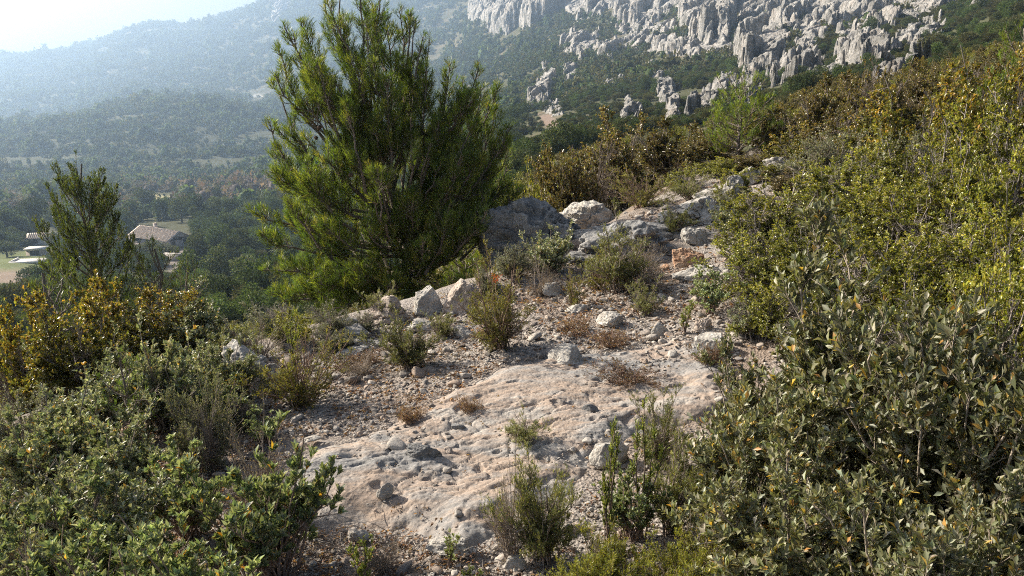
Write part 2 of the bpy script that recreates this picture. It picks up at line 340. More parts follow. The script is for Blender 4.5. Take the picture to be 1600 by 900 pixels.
# ---------------------------------------------------------------- ground sheet
FIELDS = [  # (polygon in the picture, colour, soft edge)
 ([(-40,400),(60,388),(75,402),(72,425),(40,440),(-40,445)], (.13,.15,.06), 5),
 ([(-40,425),(50,420),(60,440),(30,455),(-40,460)], (.22,.17,.13), 5),
 ([(213,312),(222,305),(245,303),(268,308),(262,319),(225,322)], (.36,.32,.17), 2),
 ([(262,392),(292,388),(290,420),(262,430)], (.20,.17,.15), 3),
 ([(395,148),(412,146),(410,152),(396,153)], (.4,.38,.34), 2),
 ([(842,180),(862,178),(876,200),(868,206),(852,196)], (.20,.15,.12), 4),
 ([(560,458),(640,420),(620,465)], (.3,.25,.18), 4),
]
def build_ground():
    a = np.concatenate([np.arange(-180, -44, 4.), np.arange(-44, 44, .12), np.arange(44, 180, 4.)]); a = np.radians(a)
    r = np.concatenate([[.12, .25, .45, .7], np.geomspace(1, 20, 380)[:-1], np.geomspace(20, 4200, 460)])
    A, Rr = np.meshgrid(a, r, indexing='ij'); x, y = Rr * np.sin(A), Rr * np.cos(A); z = ground(x, y)
    na, nr = A.shape; idx = np.arange(na * nr).reshape(na, nr); j = np.arange(na); k = (j + 1) % na
    Q = np.stack([idx[j][:, :-1], idx[k][:, :-1], idx[k][:, 1:], idx[j][:, 1:]], -1).reshape(-1, 4)[:, ::-1]
    V = np.stack([x, y, z], -1).reshape(-1, 3); V = np.vstack([V, [[0, 0, float(ground(0, 0))]]]); c = len(V) - 1
    T = np.stack([idx[k, 0], idx[j, 0], np.full(na, c)], -1)[:, ::-1]
    x, y, z = V.T; rr = np.hypot(x, y)
    near = np.array([.235, .185, .150]); soil2 = np.array([.30, .27, .245]); floor = np.array([.070, .072, .038]); dry = np.array([.15, .125, .085])
    n = .5 + .5 * fbm2(x * 1.1, y * 1.1, 3, 21); col = near + (soil2 - near) * sm(.35, .65, n)[:, None]
    nf = .5 + .5 * fbm2(x / 14, y / 14, 3, 22); fc = floor + (dry - floor) * (sm(.45, .75, nf) * sm(-60, 0, z))[:, None]
    s = edge_s(x, y); fc = fc + (np.array([.20, .175, .14]) - fc) * (.15 * sm(.25, .55, fbm2(x / 70, y / 70, 4, 23)) * sm(250, 500, rr))[:, None]; w = np.maximum.reduce([sm(9, 20, rr), sm(.3, 1.6, s), sm(2.2, 3.4, x - .22 * y)]); col = col + (fc - col) * w[:, None]
    m = (np.abs(np.arctan2(x, y)) < .9) & (rr > 20); px, py = project(x[m], y[m], z[m]); cm = col[m]
    for P, cc, e in FIELDS:
        q = sm(-e, e, poly_sd(px, py, P) + 3 * fbm2(px / 6, py / 3, 2, 3))[:, None]
        if cc[1] > .14 and cc[0] < .1: q = q * (rr[m][:, None] < 300)
        cm = cm + (np.array(cc) - cm) * q
    col[m] = cm
    mt, t, nn, out = new_mat('soil_and_scrub_floor'); L = t.links.new
    p = nn.new('ShaderNodeBsdfPrincipled'); p.inputs['Roughness'].default_value = .95; p.inputs['Specular IOR Level'].default_value = .1
    at = nn.new('ShaderNodeAttribute'); at.attribute_name = 'Col'; tc = nn.new('ShaderNodeTexCoord')
    n1 = nn.new('ShaderNodeTexNoise'); n1.inputs['Scale'].default_value = 45; n1.inputs['Detail'].default_value = 8; n1.inputs['Roughness'].default_value = .75
    n2_ = nn.new('ShaderNodeTexVoronoi'); n2_.inputs['Scale'].default_value = 70
    n3_ = nn.new('ShaderNodeTexNoise'); n3_.inputs['Scale'].default_value = 5; n3_.inputs['Detail'].default_value = 5
    for q in (n1, n2_, n3_): L(tc.outputs['Object'], q.inputs[0])
    mr = nn.new('ShaderNodeMapRange'); mr.inputs[1].default_value = .3; mr.inputs[2].default_value = .7; mr.inputs[3].default_value = .55; mr.inputs[4].default_value = 1.5; L(n1.outputs[0], mr.inputs[0])
    sc = nn.new('ShaderNodeVectorMath'); sc.operation = 'SCALE'; L(at.outputs['Color'], sc.inputs[0]); L(mr.outputs[0], sc.inputs['Scale'])
    L(sc.outputs[0], p.inputs['Base Color'])
    ad = nn.new('ShaderNodeMath'); L(n1.outputs[0], ad.inputs[0]); L(n2_.outputs[0], ad.inputs[1])
    b = nn.new('ShaderNodeBump'); b.inputs['Strength'].default_value = .9; b.inputs['Distance'].default_value = .012; L(ad.outputs[0], b.inputs['Height']); L(b.outputs[0], p.inputs['Normal'])
    L(p.outputs[0], out.inputs[0])
    o = link('ground', mesh('ground', V, [T, Q], col, mt, True)); tag(o, kind='structure')
    return float(z.max()), float(z.min())
ZMAX, ZMIN = build_ground()

def build_haze():
    mb = MB(); top = ZMAX + 16; print('zmax', ZMAX, ZMIN); bot = ZMIN - 1.5
    mb.box((0, 0, (top + bot) / 2), (8700, 8700, top - bot)); m, t, n, out = new_mat('pale_haze')
    v = n.new('ShaderNodeVolumePrincipled'); v.inputs['Color'].default_value = (.53, .73, 1.0, 1); v.inputs['Density'].default_value = HAZE; v.inputs['Anisotropy'].default_value = .5
    t.links.new(v.outputs[0], out.inputs['Volume'])
    tag(link('haze', mb.mesh('haze', m)), kind='stuff')
HAZE = 2.7e-4
build_haze()

# ---------------------------------------------------------------- crags on the mountain side
CRAGS = [ # polygon, relief in picture px, label
 ([(725,-12),(735,20),(745,32),(760,38),(775,42),(790,40),(805,30),(835,32),(850,22),(870,12),(885,-20),(800,-45),(725,-45)], 26, 'tall pale cliff with vertical streaks, leftmost of the cliffs right of the pine top', 1),
 ([(875,-20),(872,10),(905,26),(935,20),(960,2),(960,-40),(890,-40)], 10, 'low broken rock bands just right of the tall streaked cliff', 1),
 ([(958,-10),(955,30),(975,36),(1010,36),(1030,28),(1060,6),(1060,-30),(970,-30)], 13, 'blocky grey crag at the top edge between the streaked cliff and the big split cliff', 1),
 ([(878,62),(893,45),(915,55),(938,44),(932,70),(905,92),(885,74)], 11, 'small pale crag left of the long stepped ridge, below the top crags', 1),
 ([(925,82),(935,68),(962,58),(1000,48),(1035,55),(1070,64),(1070,84),(1045,87),(1010,77),(975,74),(952,86)], 11, 'long stepped pale ridge crossing the wooded mountain slope', 1),
 ([(848,97),(853,97),(856,112),(867,116),(862,140),(850,157),(838,160),(828,170),(823,164),(838,135),(846,115)], 18, 'thin spired rock fin with a needle tip, lowest left on the slope', .7),
 ([(843,155),(852,150),(870,158),(884,166),(878,174),(855,174)], 8, 'low rubbly outcrop at the foot of the needle-tipped fin', .7),
 ([(880,102),(890,98),(905,103),(900,120),(888,133),(882,118)], 11, 'small pale outcrop right of the needle-tipped fin', .8),
 ([(1014,97),(1024,92),(1032,110),(1047,122),(1054,150),(1062,175),(1056,190),(1044,184),(1033,152),(1020,124)], 15, 'long narrow crag running down the slope right of the pointed tooth', .8),
 ([(971,188),(974,160),(981,143),(988,150),(990,166),(1004,180),(996,192)], 20, 'pointed rock tooth standing alone above the brown shrubs', .7),
 ([(944,138),(950,126),(968,118),(984,122),(980,132),(960,134)], 8, 'small tan outcrop between the stepped ridge and the pointed tooth', .8),
 ([(1056,34),(1062,-14),(1100,-30),(1148,-20),(1150,30),(1136,50),(1118,48),(1108,62),(1084,52)], 30, 'big split grey cliff with a deep shadowed cleft, top centre right', 1.3),
 ([(1145,80),(1152,58),(1172,42),(1195,34),(1216,38),(1236,54),(1228,76),(1210,95),(1190,102),(1165,112),(1150,100)], 24, 'steep ribbed bluff below the split cliff', 1.1),
 ([(1150,34),(1150,-20),(1300,-30),(1335,0),(1350,44),(1335,64),(1305,60),(1290,36),(1250,26),(1238,50),(1215,36),(1190,30)], 13, 'broken rock field above the ribbed bluff', 1.2),
 ([(1330,0),(1400,-30),(1575,-20),(1562,2),(1500,18),(1440,36),(1400,42),(1372,52),(1348,46)], 12, 'broad pale rock field along the top right skyline slope', 1.2),
 ([(1300,98),(1306,78),(1330,60),(1372,60),(1388,80),(1400,98),(1375,104),(1330,104)], 15, 'large rounded pale slab rising above the brown shrubs', 1.3),
 ([(1198,120),(1224,86),(1270,78),(1296,92),(1278,106),(1236,122),(1205,128)], 13, 'tilted pale slab outcrop left of the large rounded slab', 1.2),
 ([(1366,122),(1376,106),(1400,98),(1412,112),(1400,132),(1378,134)], 11, 'small pale outcrop under the right end of the large rounded slab', 1.1),
 ([(1410,108),(1422,76),(1436,62),(1446,84),(1452,100),(1436,110)], 14, 'upright grey stone stack right of the large rounded slab', 1.1),
 ([(1452,100),(1460,88),(1488,84),(1482,98)], 7, 'low pale rocks just right of the upright stone stack', 1.1),
 ([(1070,180),(1080,160),(1110,140),(1128,120),(1152,116),(1150,136),(1126,152),(1100,167)], 14, 'slanting pale rock blade rising to the right behind the green pine sapling', 1),
 ([(1150,150),(1158,124),(1176,113),(1190,128),(1182,146),(1164,154)], 11, 'pale rocks at the upper end of the slanting rock blade', 1),
 ([(1160,168),(1176,158),(1186,168),(1174,178)], 6, 'tiny pale rock among brown scrub right of the pine sapling', 1),
 ([(1236,58),(1246,34),(1268,30),(1292,44),(1296,66),(1276,80),(1250,82)], 9, 'scrubby low rocks between the ribbed bluff and the large rounded slab', 1),
 ([(1060,72),(1072,60),(1100,62),(1130,56),(1146,66),(1140,84),(1100,84),(1075,88)], 8, 'low stepped rocks at the foot of the split cliff', 1),
 ([(1392,76),(1404,48),(1430,40),(1470,30),(1480,44),(1450,62),(1425,70)], 9, 'jumbled grey rocks above the upright stone stack', 1),
 ([(960,46),(985,34),(1020,34),(1040,26),(1058,40),(1040,52),(1000,46),(972,58)], 7, 'thin rock band between the top crag and the long stepped ridge', 1),
 ([(1258,112),(1280,100),(1310,106),(1330,112),(1316,124),(1280,126)], 7, 'pale rocks under the left end of the large rounded slab', 1),
 ([(425,-6),(445,-14),(462,-8),(452,12),(440,30),(428,34)], 4, 'pale scree patch high on the hazy mountain left of the pine', 1),
]
def build_crags():
    for i, (P, Hp, lab, q) in enumerate(CRAGS):
        C = np.array(P, float); H = hit(C[:, 0], C[:, 1]); ok = ~np.isnan(H[:, 0]); H = H[ok]
        az, r = np.arctan2(H[:, 0], H[:, 1]), np.hypot(H[:, 0], H[:, 1])
        a = np.arange(az.min() - .006, az.max() + .006, .00075); lr = np.log(r); rows = int(np.clip((C[:, 1].max() - C[:, 1].min()) * 3.5, 60, 330))
        rr = np.exp(np.linspace(lr.min() - .04, lr.max() + .05, rows)); A, Q = np.meshgrid(a, rr, indexing='ij')
        x, y = Q * np.sin(A), Q * np.cos(A); z = ground(x, y); px, py = project(x, y, z)
        sd = poly_sd(px, py - Hp * .45, P); sc = Q.mean() / F
        u, v = x * .85 + y * .5, y * .85 - x * .5
        s1 = max(9, Hp * .75) * sc; f1, f2, cv = worley((u + 2 * s1 * fbm2(u / s1 / 3, v / s1 / 3, 2, i)) / s1, v / s1 / 2.6, i)
        g1, g2, cw = worley(u / s1 * 2.6, v / s1 / 1.0, i + 40)
        mask = sm(-3, 5, sd + 6 * fbm2(px / 9, py / 7, 3, i + 9) - (1.4 if px.ptp() > 110 else -1.2) + 6 * (cv - .5))
        w1 = max(22, Hp * 1.7) * sc; e1, e2, cx_ = worley((u + w1 * .4 * fbm2(u / w1, v / w1, 2, i + 2)) / w1, v / w1 / 1.6, i + 80)
        tl = ((u / s1 * .55 + v / s1 * .22 + 1.2 * fbm2(u / s1 / 5, v / s1 / 5, 2, i + 6)) % 1.0)          # tilted beds
        rel = .18 + .34 * cx_ + .16 * cv + .10 * cw + .20 * fbm2(u / s1 * .5, v / s1 * .5, 4, i + 3) + .42 * tl * sm(-.3, .3, fbm2(u / s1 / 2, v / s1 / 3, 2, i + 13)) - .30 * (1 - sm(0, .14, e2 - e1)) - .16 * (1 - sm(0, .16, f2 - f1)) - .08 * (1 - sm(0, .2, g2 - g1))
        if i not in (0, 11):
            U_, V_ = x / sc, np.hypot(x, y) / sc / 2.4; pr = (-U_ * .5 + V_ * .87) / (Hp * 1.35) + 1.9 * fbm2(U_ / 60, V_ / 60, 4, i + 90); fr = pr - np.floor(pr); al = (U_ * .87 + V_ * .5) / (Hp * 2.6)
            fin = sm(0, .25, fr) * (1 - sm(.55, 1, fr)); amp = .15 + 1.15 * sm(-.35, .6, n2(al + 7 * np.floor(pr), np.floor(pr) * 3.3 + i, i)); rel = .10 + .95 * fin * amp + .20 * cx_ + .14 * cv + .12 * fbm2(u / s1, v / s1, 3, i + 4) - .2 * (1 - sm(0, .12, f2 - f1))
        Hm = Hp * sc * q; z2 = z + mask * Hm * np.clip(rel, .04, 1.6) - (1 - mask) * Hm * .25; dd = mask * Hm * np.clip(rel, .04, 1.6) * .55; x = x - dd * x / Q; y = y - dd * y / Q
        q4 = 1 / (4.5 * sc); hz = z2 * q4 * .9; am = 1.7 * sc * mask
        z2 = z2 + am * 1.2 * fbm3(x * q4, y * q4 * .5, hz, 3, i + 60); x = x + am * 1.5 * fbm3(x * q4 + 9, y * q4 * .5, hz, 3, i + 61); y = y + am * 2 * fbm3(x * q4, y * q4 * .5 + 9, hz, 3, i + 62)
        na, nr = A.shape; idx = np.arange(na * nr).reshape(na, nr); Fq = np.stack([idx[:-1, :-1], idx[:-1, 1:], idx[1:, 1:], idx[1:, :-1]], -1).reshape(-1, 4)
        mk = mask.ravel() > .03; Fq = Fq[mk[Fq].any(1)]
        use = np.unique(Fq); mp = np.zeros(na * nr, int); mp[use] = np.arange(len(use))
        V = np.stack([x, y, z2], -1).reshape(-1, 3)[use]; c0 = V.mean(0)
        o = link('limestone_crag', mesh('limestone_crag', V - c0, mp[Fq], None, M['crag'], True)); o.location = c0
        tag(o, lab, 'crag', 'limestone crags on the mountain')
build_crags()

# ---------------------------------------------------------------- bedrock slab
SLAB_PX = [(430,716),(480,676),(585,645),(660,610),(735,572),(800,548),(880,534),(960,524),(1050,506),(1125,508),(1160,560),(1150,600),(1110,640),(1010,650),(960,690),(905,735),(880,790),(800,795),(740,850),(680,838),(640,800),(560,800),(500,812),(445,790)]
SLAB2_PX = [(398,668),(440,648),(520,650),(548,668),(500,690),(440,692)]
SLAB3_PX = [(1128,468),(1160,452),(1210,456),(1225,478),(1185,492),(1140,488)]
_sl = hit(*np.array(SLAB_PX, float).T)[:, :2]; _sl2 = hit(*np.array(SLAB2_PX, float).T)[:, :2]; _sl3 = hit(*np.array(SLAB3_PX, float).T)[:, :2]
def slab_mask(x, y, which=0):
    P = (_sl, _sl2, _sl3)[which]
    return poly_sd(x, y, P) + .10 * fbm2(x * 3, y * 3, 4, 50) + .02 * fbm2(x * 17, y * 17, 3, 51)
def build_slab(which, name, lab, step=.008, h=.06):
    P = (_sl, _sl2, _sl3)[which]; lo, hi = P.min(0) - .15, P.max(0) + .15
    X, Y = np.meshgrid(np.arange(lo[0], hi[0], step), np.arange(lo[1], hi[1], step), indexing='ij')
    sd = slab_mask(X, Y, which); mk = sm(-.10, .22, sd)
    u, v = X * .88 + Y * .47, Y * .88 - X * .47         # bedding runs up to the right
    rel = .022 * fbm2(u * .8, v * 1.8, 3, 60) + .010 * fbm2(u * 1.8, v * 5.5, 3, 61) + .0038 * fbm2(u * 9, v * 24, 5, 62, .65)
    f1, f2, cv = worley(u * 5 + fbm2(u * 3, v * 3, 2, 2), v * 13, 66); pit = n2(u * 6, v * 13, 68)
    rel = rel - .010 * sm(.7, .9, pit) - .014 * sm(.70, .78, n2(u * 14, v * 26, 69)) - .012 * (1 - sm(0, .10, f2 - f1)) * sm(.1, .5, n2(u * 1.7, v * 1.7, 5))
    f1, f2, cv = worley(u * 2.2 + .5 * fbm2(u * 4, v * 4, 3, 12), v * 5.5, 166); rel = rel + .012 * (cv - .5) * sm(.15, .5, n2(u * 1.1 + 3, v * 1.6, 15))
    f1, f2, cv = worley(u * 9 + .6 * fbm2(u * 12, v * 12, 2, 31), v * 24, 266); rel = rel + .007 * (cv - .5) * sm(-.1, .3, n2(u * 2.6, v * 3.3, 16)) + .0022 * fbm2(u * 60, v * 80, 2, 32)
    Z = ground(X, Y) + mk * (h + rel) - .05 * (1 - mk) - .01
    na, nr = X.shape; idx = np.arange(na * nr).reshape(na, nr); Fq = np.stack([idx[:-1, :-1], idx[1:, :-1], idx[1:, 1:], idx[:-1, 1:]], -1).reshape(-1, 4)
    kk = mk.ravel() > .01; Fq = Fq[kk[Fq].any(1)]; use = np.unique(Fq); mp = np.zeros(na * nr, int); mp[use] = np.arange(len(use))
    o = link(name, mesh(name, np.stack([X, Y, Z], -1).reshape(-1, 3)[use], mp[Fq], None, M['slab'], True)); tag(o, lab, 'rock slab')
build_slab(0, 'limestone_slab', 'broad smooth tan and grey limestone slab in the middle of the clearing')
build_slab(1, 'limestone_slab', 'small flat tan slab showing through gravel left of the broad slab', h=.05)
build_slab(2, 'limestone_slab', 'small flat slab under the right yellow-green bush', h=.06)
def surf(x, y):
    z = ground(x, y)
    for w, h in ((0, .06), (1, .05), (2, .06)): z = z + sm(-.10, .22, slab_mask(x, y, w)) * (h - .012)
    return z

# ---------------------------------------------------------------- rocks
def ico(sub):
    t = (1 + 5 ** .5) / 2
    V = [(-1,t,0),(1,t,0),(-1,-t,0),(1,-t,0),(0,-1,t),(0,1,t),(0,-1,-t),(0,1,-t),(t,0,-1),(t,0,1),(-t,0,-1),(-t,0,1)]
    Fc = [(0,11,5),(0,5,1),(0,1,7),(0,7,10),(0,10,11),(1,5,9),(5,11,4),(11,10,2),(10,7,6),(7,1,8),(3,9,4),(3,4,2),(3,2,6),(3,6,8),(3,8,9),(4,9,5),(2,4,11),(6,2,10),(8,6,7),(9,8,1)]
    V = nrm(np.array(V, float)); Fc = np.array(Fc)
    for _ in range(sub):
        E = np.concatenate([Fc[:, [0, 1]], Fc[:, [1, 2]], Fc[:, [2, 0]]]); E.sort(1); U, inv = np.unique(E, axis=0, return_inverse=True); inv = inv.ravel()
        mid = nrm(V[U].mean(1)); n = len(V); k = len(Fc); a, b, c = inv[:k] + n, inv[k:2 * k] + n, inv[2 * k:] + n
        V = np.vstack([V, mid]); Fc = np.concatenate([np.stack([Fc[:, 0], a, c], 1), np.stack([Fc[:, 1], b, a], 1), np.stack([Fc[:, 2], c, b], 1), np.stack([a, b, c], 1)])
    return V, Fc
def rock_shape(dims, seed, sub=5, rough=.22, facets=9, squash=.55, erode=.5):
    V, Fc = ico(sub); rng = np.random.default_rng(seed)
    facets = facets * 2; N = nrm(rng.normal(size=(facets, 3))); d = rng.uniform(.52, .9, facets)
    rr = np.ones(len(V))
    for n, k in zip(N, d):
        c = V @ n; lim = np.where(c > .05, k / np.maximum(c, .05), 9); t = np.minimum(rr, lim); rr = rr * .06 + t * .94
    P = V * rr[:, None]; q = seed * 3.7
    P = P * (1 + rough * fbm3(P[:, 0] * 1.6 + q, P[:, 1] * 1.6, P[:, 2] * 1.6, 4, seed) + rough * .25 * fbm3(P[:, 0] * 7 + q, P[:, 1] * 7, P[:, 2] * 7, 3, seed))[:, None]
    if erode:
        c = fbm3(P[:, 0] * 4 + q, P[:, 1] * 4, P[:, 2] * 6, 3, seed + 5); P = P * (1 - erode * .22 * sm(.12, .32, c) - erode * .16 * sm(-.05, -.0, -np.abs(fbm3(P[:, 0] * 2.2 + q, P[:, 1] * 2.2, P[:, 2] * 3, 2, seed + 8))))[:, None]
    P[:, 2] = np.where(P[:, 2] < 0, P[:, 2] * squash, P[:, 2])
    return P * np.array(dims) / 2, Fc
def depth_at(x, y, z): return y * CP - (z - CAMZ) * SP
def put_rock(x0, x1, ytop, ybase, lab, mat='stone', seed=0, depth=.8, rz=0., name='rock', r=None, sub=5, rough=.22, facets=9, erode=.5, tilt=0.):
    """stands where the photo shows its foot; size from the width and height seen there"""
    cx = (x0 + x1) / 2
    if r is None: P = hit([cx], [ybase], fn=surf)[0]
    else: a = az_of(cx, ybase); P = np.array([r * math.sin(a), r * math.cos(a), 0]); P[2] = float(surf(P[0], P[1]))
    ybase = ybase if r is None else project(*P)[1]; dep = depth_at(*P); w = (x1 - x0) * dep / F; d = w * depth; th = math.atan2(CAMZ - P[2], math.hypot(P[0], P[1])); hp = (ybase - ytop) * dep / F; h = max(.38 * hp, (hp - .7 * d * math.sin(th)) / math.cos(th))
    away = nrm(np.array([P[0], P[1]])); c = P[:2] + away * d * .35
    V, Fc = rock_shape((w * 1.08, d, h * 1.75), seed, sub, rough, facets, .4, erode)
    if tilt: ct, st = math.cos(tilt), math.sin(tilt); V = V @ np.array([[ct, 0, -st], [0, 1, 0], [st, 0, ct]])
    o = link(name, mesh(name, V, Fc, None, M[mat], True)); o.location = (c[0], c[1], float(surf(c[0], c[1])) + h * .12); o.rotation_euler = (0, 0, rz)
    tag(o, lab, 'rock' if name == 'rock' else 'boulder'); return o
ROCKS = [
 (722,950,276,396,'long dark shadowed boulder beside the right foot of the big pine','dark_stone',11,.6,'boulder',7.7,6,.30,8,.9),
 (860,985,296,356,'pale peaked boulder on top of the boulder row, behind the dark one','stone',12,.9,'boulder',8.9,6,.28,9,.8),
 (905,1080,306,388,'wide grey weathered boulder right of the dark shadowed boulder','dark_stone',13,.8,'boulder',None,6,.30,8,.9),
 (1025,1145,280,338,'crumbly grey boulder at the right end of the boulder row','stone',14,.8,'boulder',None,6,.36,9,1.2),
 (1118,1168,256,306,'small pale rock above the right end of the boulder row','stone',15,.9,'rock',None,5,.2,8,.5),
 (1165,1255,234,264,'farthest pale flat outcrop between brown shrubs and yellow-green bushes','stone',16,.7,'boulder',13.5,6,.25,8,.6),
 (1140,1200,240,276,'pale slab leaning against the near side of the farthest flat outcrop','stone',17,.7,'rock',None,5,.2,8,.6),
 (1042,1110,356,396,'rust-orange boulder beside the yellow-green bush','red_stone',18,.8,'boulder',None,6,.2,7,.3),
 (1060,1108,332,366,'grey rounded rock just behind the rust-orange boulder','stone',19,.9,'rock',None,5,.2,8,.4),
 (1030,1050,388,400,'small orange stone at the left foot of the rust-orange boulder','red_stone',20,.9,'rock',None,4,.2,8,.2),
 (566,644,424,484,'left rounded boulder of the three on the rim under the pine','pink_stone',21,.9,'boulder',None,6,.22,9,.7),
 (638,694,420,472,'middle and smallest boulder of the three on the rim, smooth and grey','stone',22,.9,'boulder',None,6,.16,7,.2),
 (684,758,406,474,'right boulder of the three on the rim, beside the red-tinged juniper','pink_stone',23,.9,'boulder',None,6,.2,9,.4),
 (484,584,466,512,'low flat grey rock left of the three rim boulders','stone',24,.7,'boulder',None,6,.25,9,.6),
 (330,448,484,590,'large pale rock with dark pitted underside at the left rim','stone',25,.9,'boulder',None,6,.28,9,1.1),
 (325,385,540,610,'small dark pitted rock leaning below the large pale left rim rock','dark_stone',26,.8,'rock',None,5,.3,8,.8),
 (625,700,470,494,'flat grey rock lying in front of the three rim boulders','stone',27,.7,'rock',None,5,.25,9,.7),
 (540,606,492,520,'crumbly grey rock between the flat rim rock and the low rosemary','stone',28,.7,'rock',None,5,.35,9,.9),
 (704,742,482,506,'small white angular rock at the left foot of the red-tinged juniper','stone',29,.8,'rock',None,5,.15,6,0),
 (1086,1142,490,530,'white angular rock at the edge of the big grey-leaved bush','stone',30,.8,'rock',None,5,.15,6,.1),
 (1017,1046,474,502,'small upright white stone in the gravel hollow','stone',31,.6,'rock',None,4,.1,5,0),
 (854,918,520,556,'pale wedge of rock at the top edge of the broad slab','stone',32,.7,'rock',None,5,.15,7,.1),
 (925,985,650,702,'pale grey rock behind the tall fore sprigs','stone',33,.7,'rock',None,5,.15,7,.15),
 (633,690,668,704,'dark oval rock hollowed underneath, lying on the broad slab','dark_stone',34,.6,'rock',None,5,.14,6,.5),
 (688,708,676,692,'small brown stone touching the dark oval rock','pink_stone',35,.9,'rock',None,4,.14,6,.1),
 (925,982,463,490,'low pale rock in the middle of the gravel hollow','stone',36,.7,'rock',None,5,.2,8,.3),
 (1084,1118,463,496,'knobbly pale rock under the green sprig on the right','pink_stone',37,.8,'rock',None,5,.3,8,.6),
 (1146,1204,448,488,'pinkish rock half hidden under the right yellow-green bush','pink_stone',38,.8,'rock',None,5,.2,8,.4),
 (1058,1130,388,424,'flat pale slab in front of the rust-orange boulder','stone',39,.8,'rock',None,5,.25,9,.6),
 (814,850,392,412,'pale rock at the left foot of the dark shadowed boulder','stone',40,.8,'rock',None,5,.2,8,.3),
 (1120,1150,400,424,'pale stone under the low branches right of the rust-orange boulder','stone',41,.8,'rock',None,5,.2,8,.3),
 (588,616,730,758,'white chipped stone bedded in the left half of the broad slab','stone',42,.8,'rock',None,4,.12,6,.1),
 (786,822,822,852,'pale stone at the foot of the fore rosemary','stone',43,.8,'rock',None,4,.14,6,.1),
 (1085,1165,270,302,'broken ledge rock between crumbly boulder and farthest flat outcrop','stone',61,.8,'rock',None,5,.3,8,.6),
 (880,975,362,398,'grey ledge rock at the foot of the pale peaked boulder','dark_stone',62,.8,'rock',None,5,.25,8,.6),
 (955,1050,360,392,'pale ledge rock under the wide grey boulder','stone',63,.7,'rock',None,5,.3,8,.6),
 (1190,1262,228,256,'upper step of the farthest flat outcrop','stone',64,.7,'rock',None,5,.25,8,.6),
 (868,1150,318,366,'long low broken ledge running right from the pale peaked boulder','dark_stone',71,.30,'boulder',None,6,.3,12,.9),
 (740,800,412,440,'low grey rock between the rim boulders and the dark shadowed boulder','stone',65,.8,'rock',None,5,.25,8,.6),
 (520,580,508,530,'small grey rock below the low flat rim rock','stone',66,.8,'rock',None,5,.25,8,.5),
 (440,500,494,520,'grey rock between the low flat rim rock and the large pale left rim rock','stone',67,.8,'rock',None,5,.25,8,.5),
 (668,745,800,838,'grey worn nose of rock at the lower edge of the broad slab','stone',44,.7,'rock',None,5,.2,8,.4),
 (615,645,862,878,'pinkish flat stone in the bottom gravel','pink_stone',45,.8,'rock',None,4,.14,6,.1),
 (1150,1175,690,720,'white stone showing through the left side of the grey-leaved bush','stone',46,.8,'rock',None,4,.14,6,.1),
 (880,920,446,470,'grey stone behind the small juniper tuft in the gravel','stone',47,.8,'rock',None,4,.2,7,.3),
 (845,885,418,444,'pale stone between the red-tinged juniper and the twiggy grey shrub','stone',48,.8,'rock',None,4,.2,7,.3),
 (700,728,640,654,'thin dark chip of rock on the upper part of the broad slab','dark_stone',49,.6,'rock',None,4,.1,5,0),
 (905,935,612,628,'dark flat chip on the slab between the two fore sprigs','dark_stone',50,.6,'rock',None,4,.1,5,0),
 (470,500,664,676,'pale flat stone on the gravel at the left end of the broad slab','stone',51,.8,'rock',None,4,.12,6,0),
 (540,575,778,806,'grey stone at the lower left corner of the broad slab','stone',52,.8,'rock',None,4,.14,6,.2),
]
for (x0, x1, yt, yb, lab, mt, sd, dp, nm, r, sub, rg, fc, er) in ROCKS:
    put_rock(x0, x1, yt, yb, lab, mt, sd, dp, np.random.default_rng(sd).uniform(-.3, .3), nm, r, sub, rg, fc, er)

# ---------------------------------------------------------------- scatter of stuff
def scatter(name, pts, rot, scl, idx, protos, lab=None, cat=None):
    """one object: the given small shapes strewn over the given points"""
    cc = bpy.data.collections.new(name + '_shapes')
    for i, me in enumerate(protos):
        o = bpy.data.objects.new('%s_%02d' % (name, i), me); cc.objects.link(o)
    me = bpy.data.meshes.new(name); me.vertices.add(len(pts)); me.vertices.foreach_set('co', np.asarray(pts, np.float32).ravel())
    a = me.attributes.new('rot', 'FLOAT_VECTOR', 'POINT'); a.data.foreach_set('vector', np.asarray(rot, np.float32).ravel())
    a = me.attributes.new('scl', 'FLOAT_VECTOR', 'POINT'); a.data.foreach_set('vector', np.asarray(scl, np.float32).ravel())
    a = me.attributes.new('pick', 'INT', 'POINT'); a.data.foreach_set('value', np.asarray(idx, np.int32))
    ng = bpy.data.node_groups.new(name + '_strew', 'GeometryNodeTree'); ng.interface.new_socket('Geometry', in_out='INPUT', socket_type='NodeSocketGeometry'); ng.interface.new_socket('Geometry', in_out='OUTPUT', socket_type='NodeSocketGeometry')
    N = ng.nodes; gi = N.new('NodeGroupInput'); go = N.new('NodeGroupOutput'); ip = N.new('GeometryNodeInstanceOnPoints'); ci = N.new('GeometryNodeCollectionInfo')
    ci.inputs['Collection'].default_value = cc; ci.inputs['Separate Children'].default_value = True; ci.inputs['Reset Children'].default_value = True
    L = ng.links.new
    def at(nm, ty): n = N.new('GeometryNodeInputNamedAttribute'); n.data_type = ty; n.inputs[0].default_value = nm; return n.outputs[0]
    L(gi.outputs[0], ip.inputs['Points']); L(ci.outputs[0], ip.inputs['Instance']); ip.inputs['Pick Instance'].default_value = True
    L(at('pick', 'INT'), ip.inputs['Instance Index']); L(at('rot', 'FLOAT_VECTOR'), ip.inputs['Rotation']); L(at('scl', 'FLOAT_VECTOR'), ip.inputs['Scale'])
    L(ip.outputs[0], go.inputs[0])
    o = link(name, me); md = o.modifiers.new('strew', 'NODES'); md.node_group = ng; tag(o, lab, cat, kind='stuff'); return o
rng = np.random.default_rng(5)
import time as _t
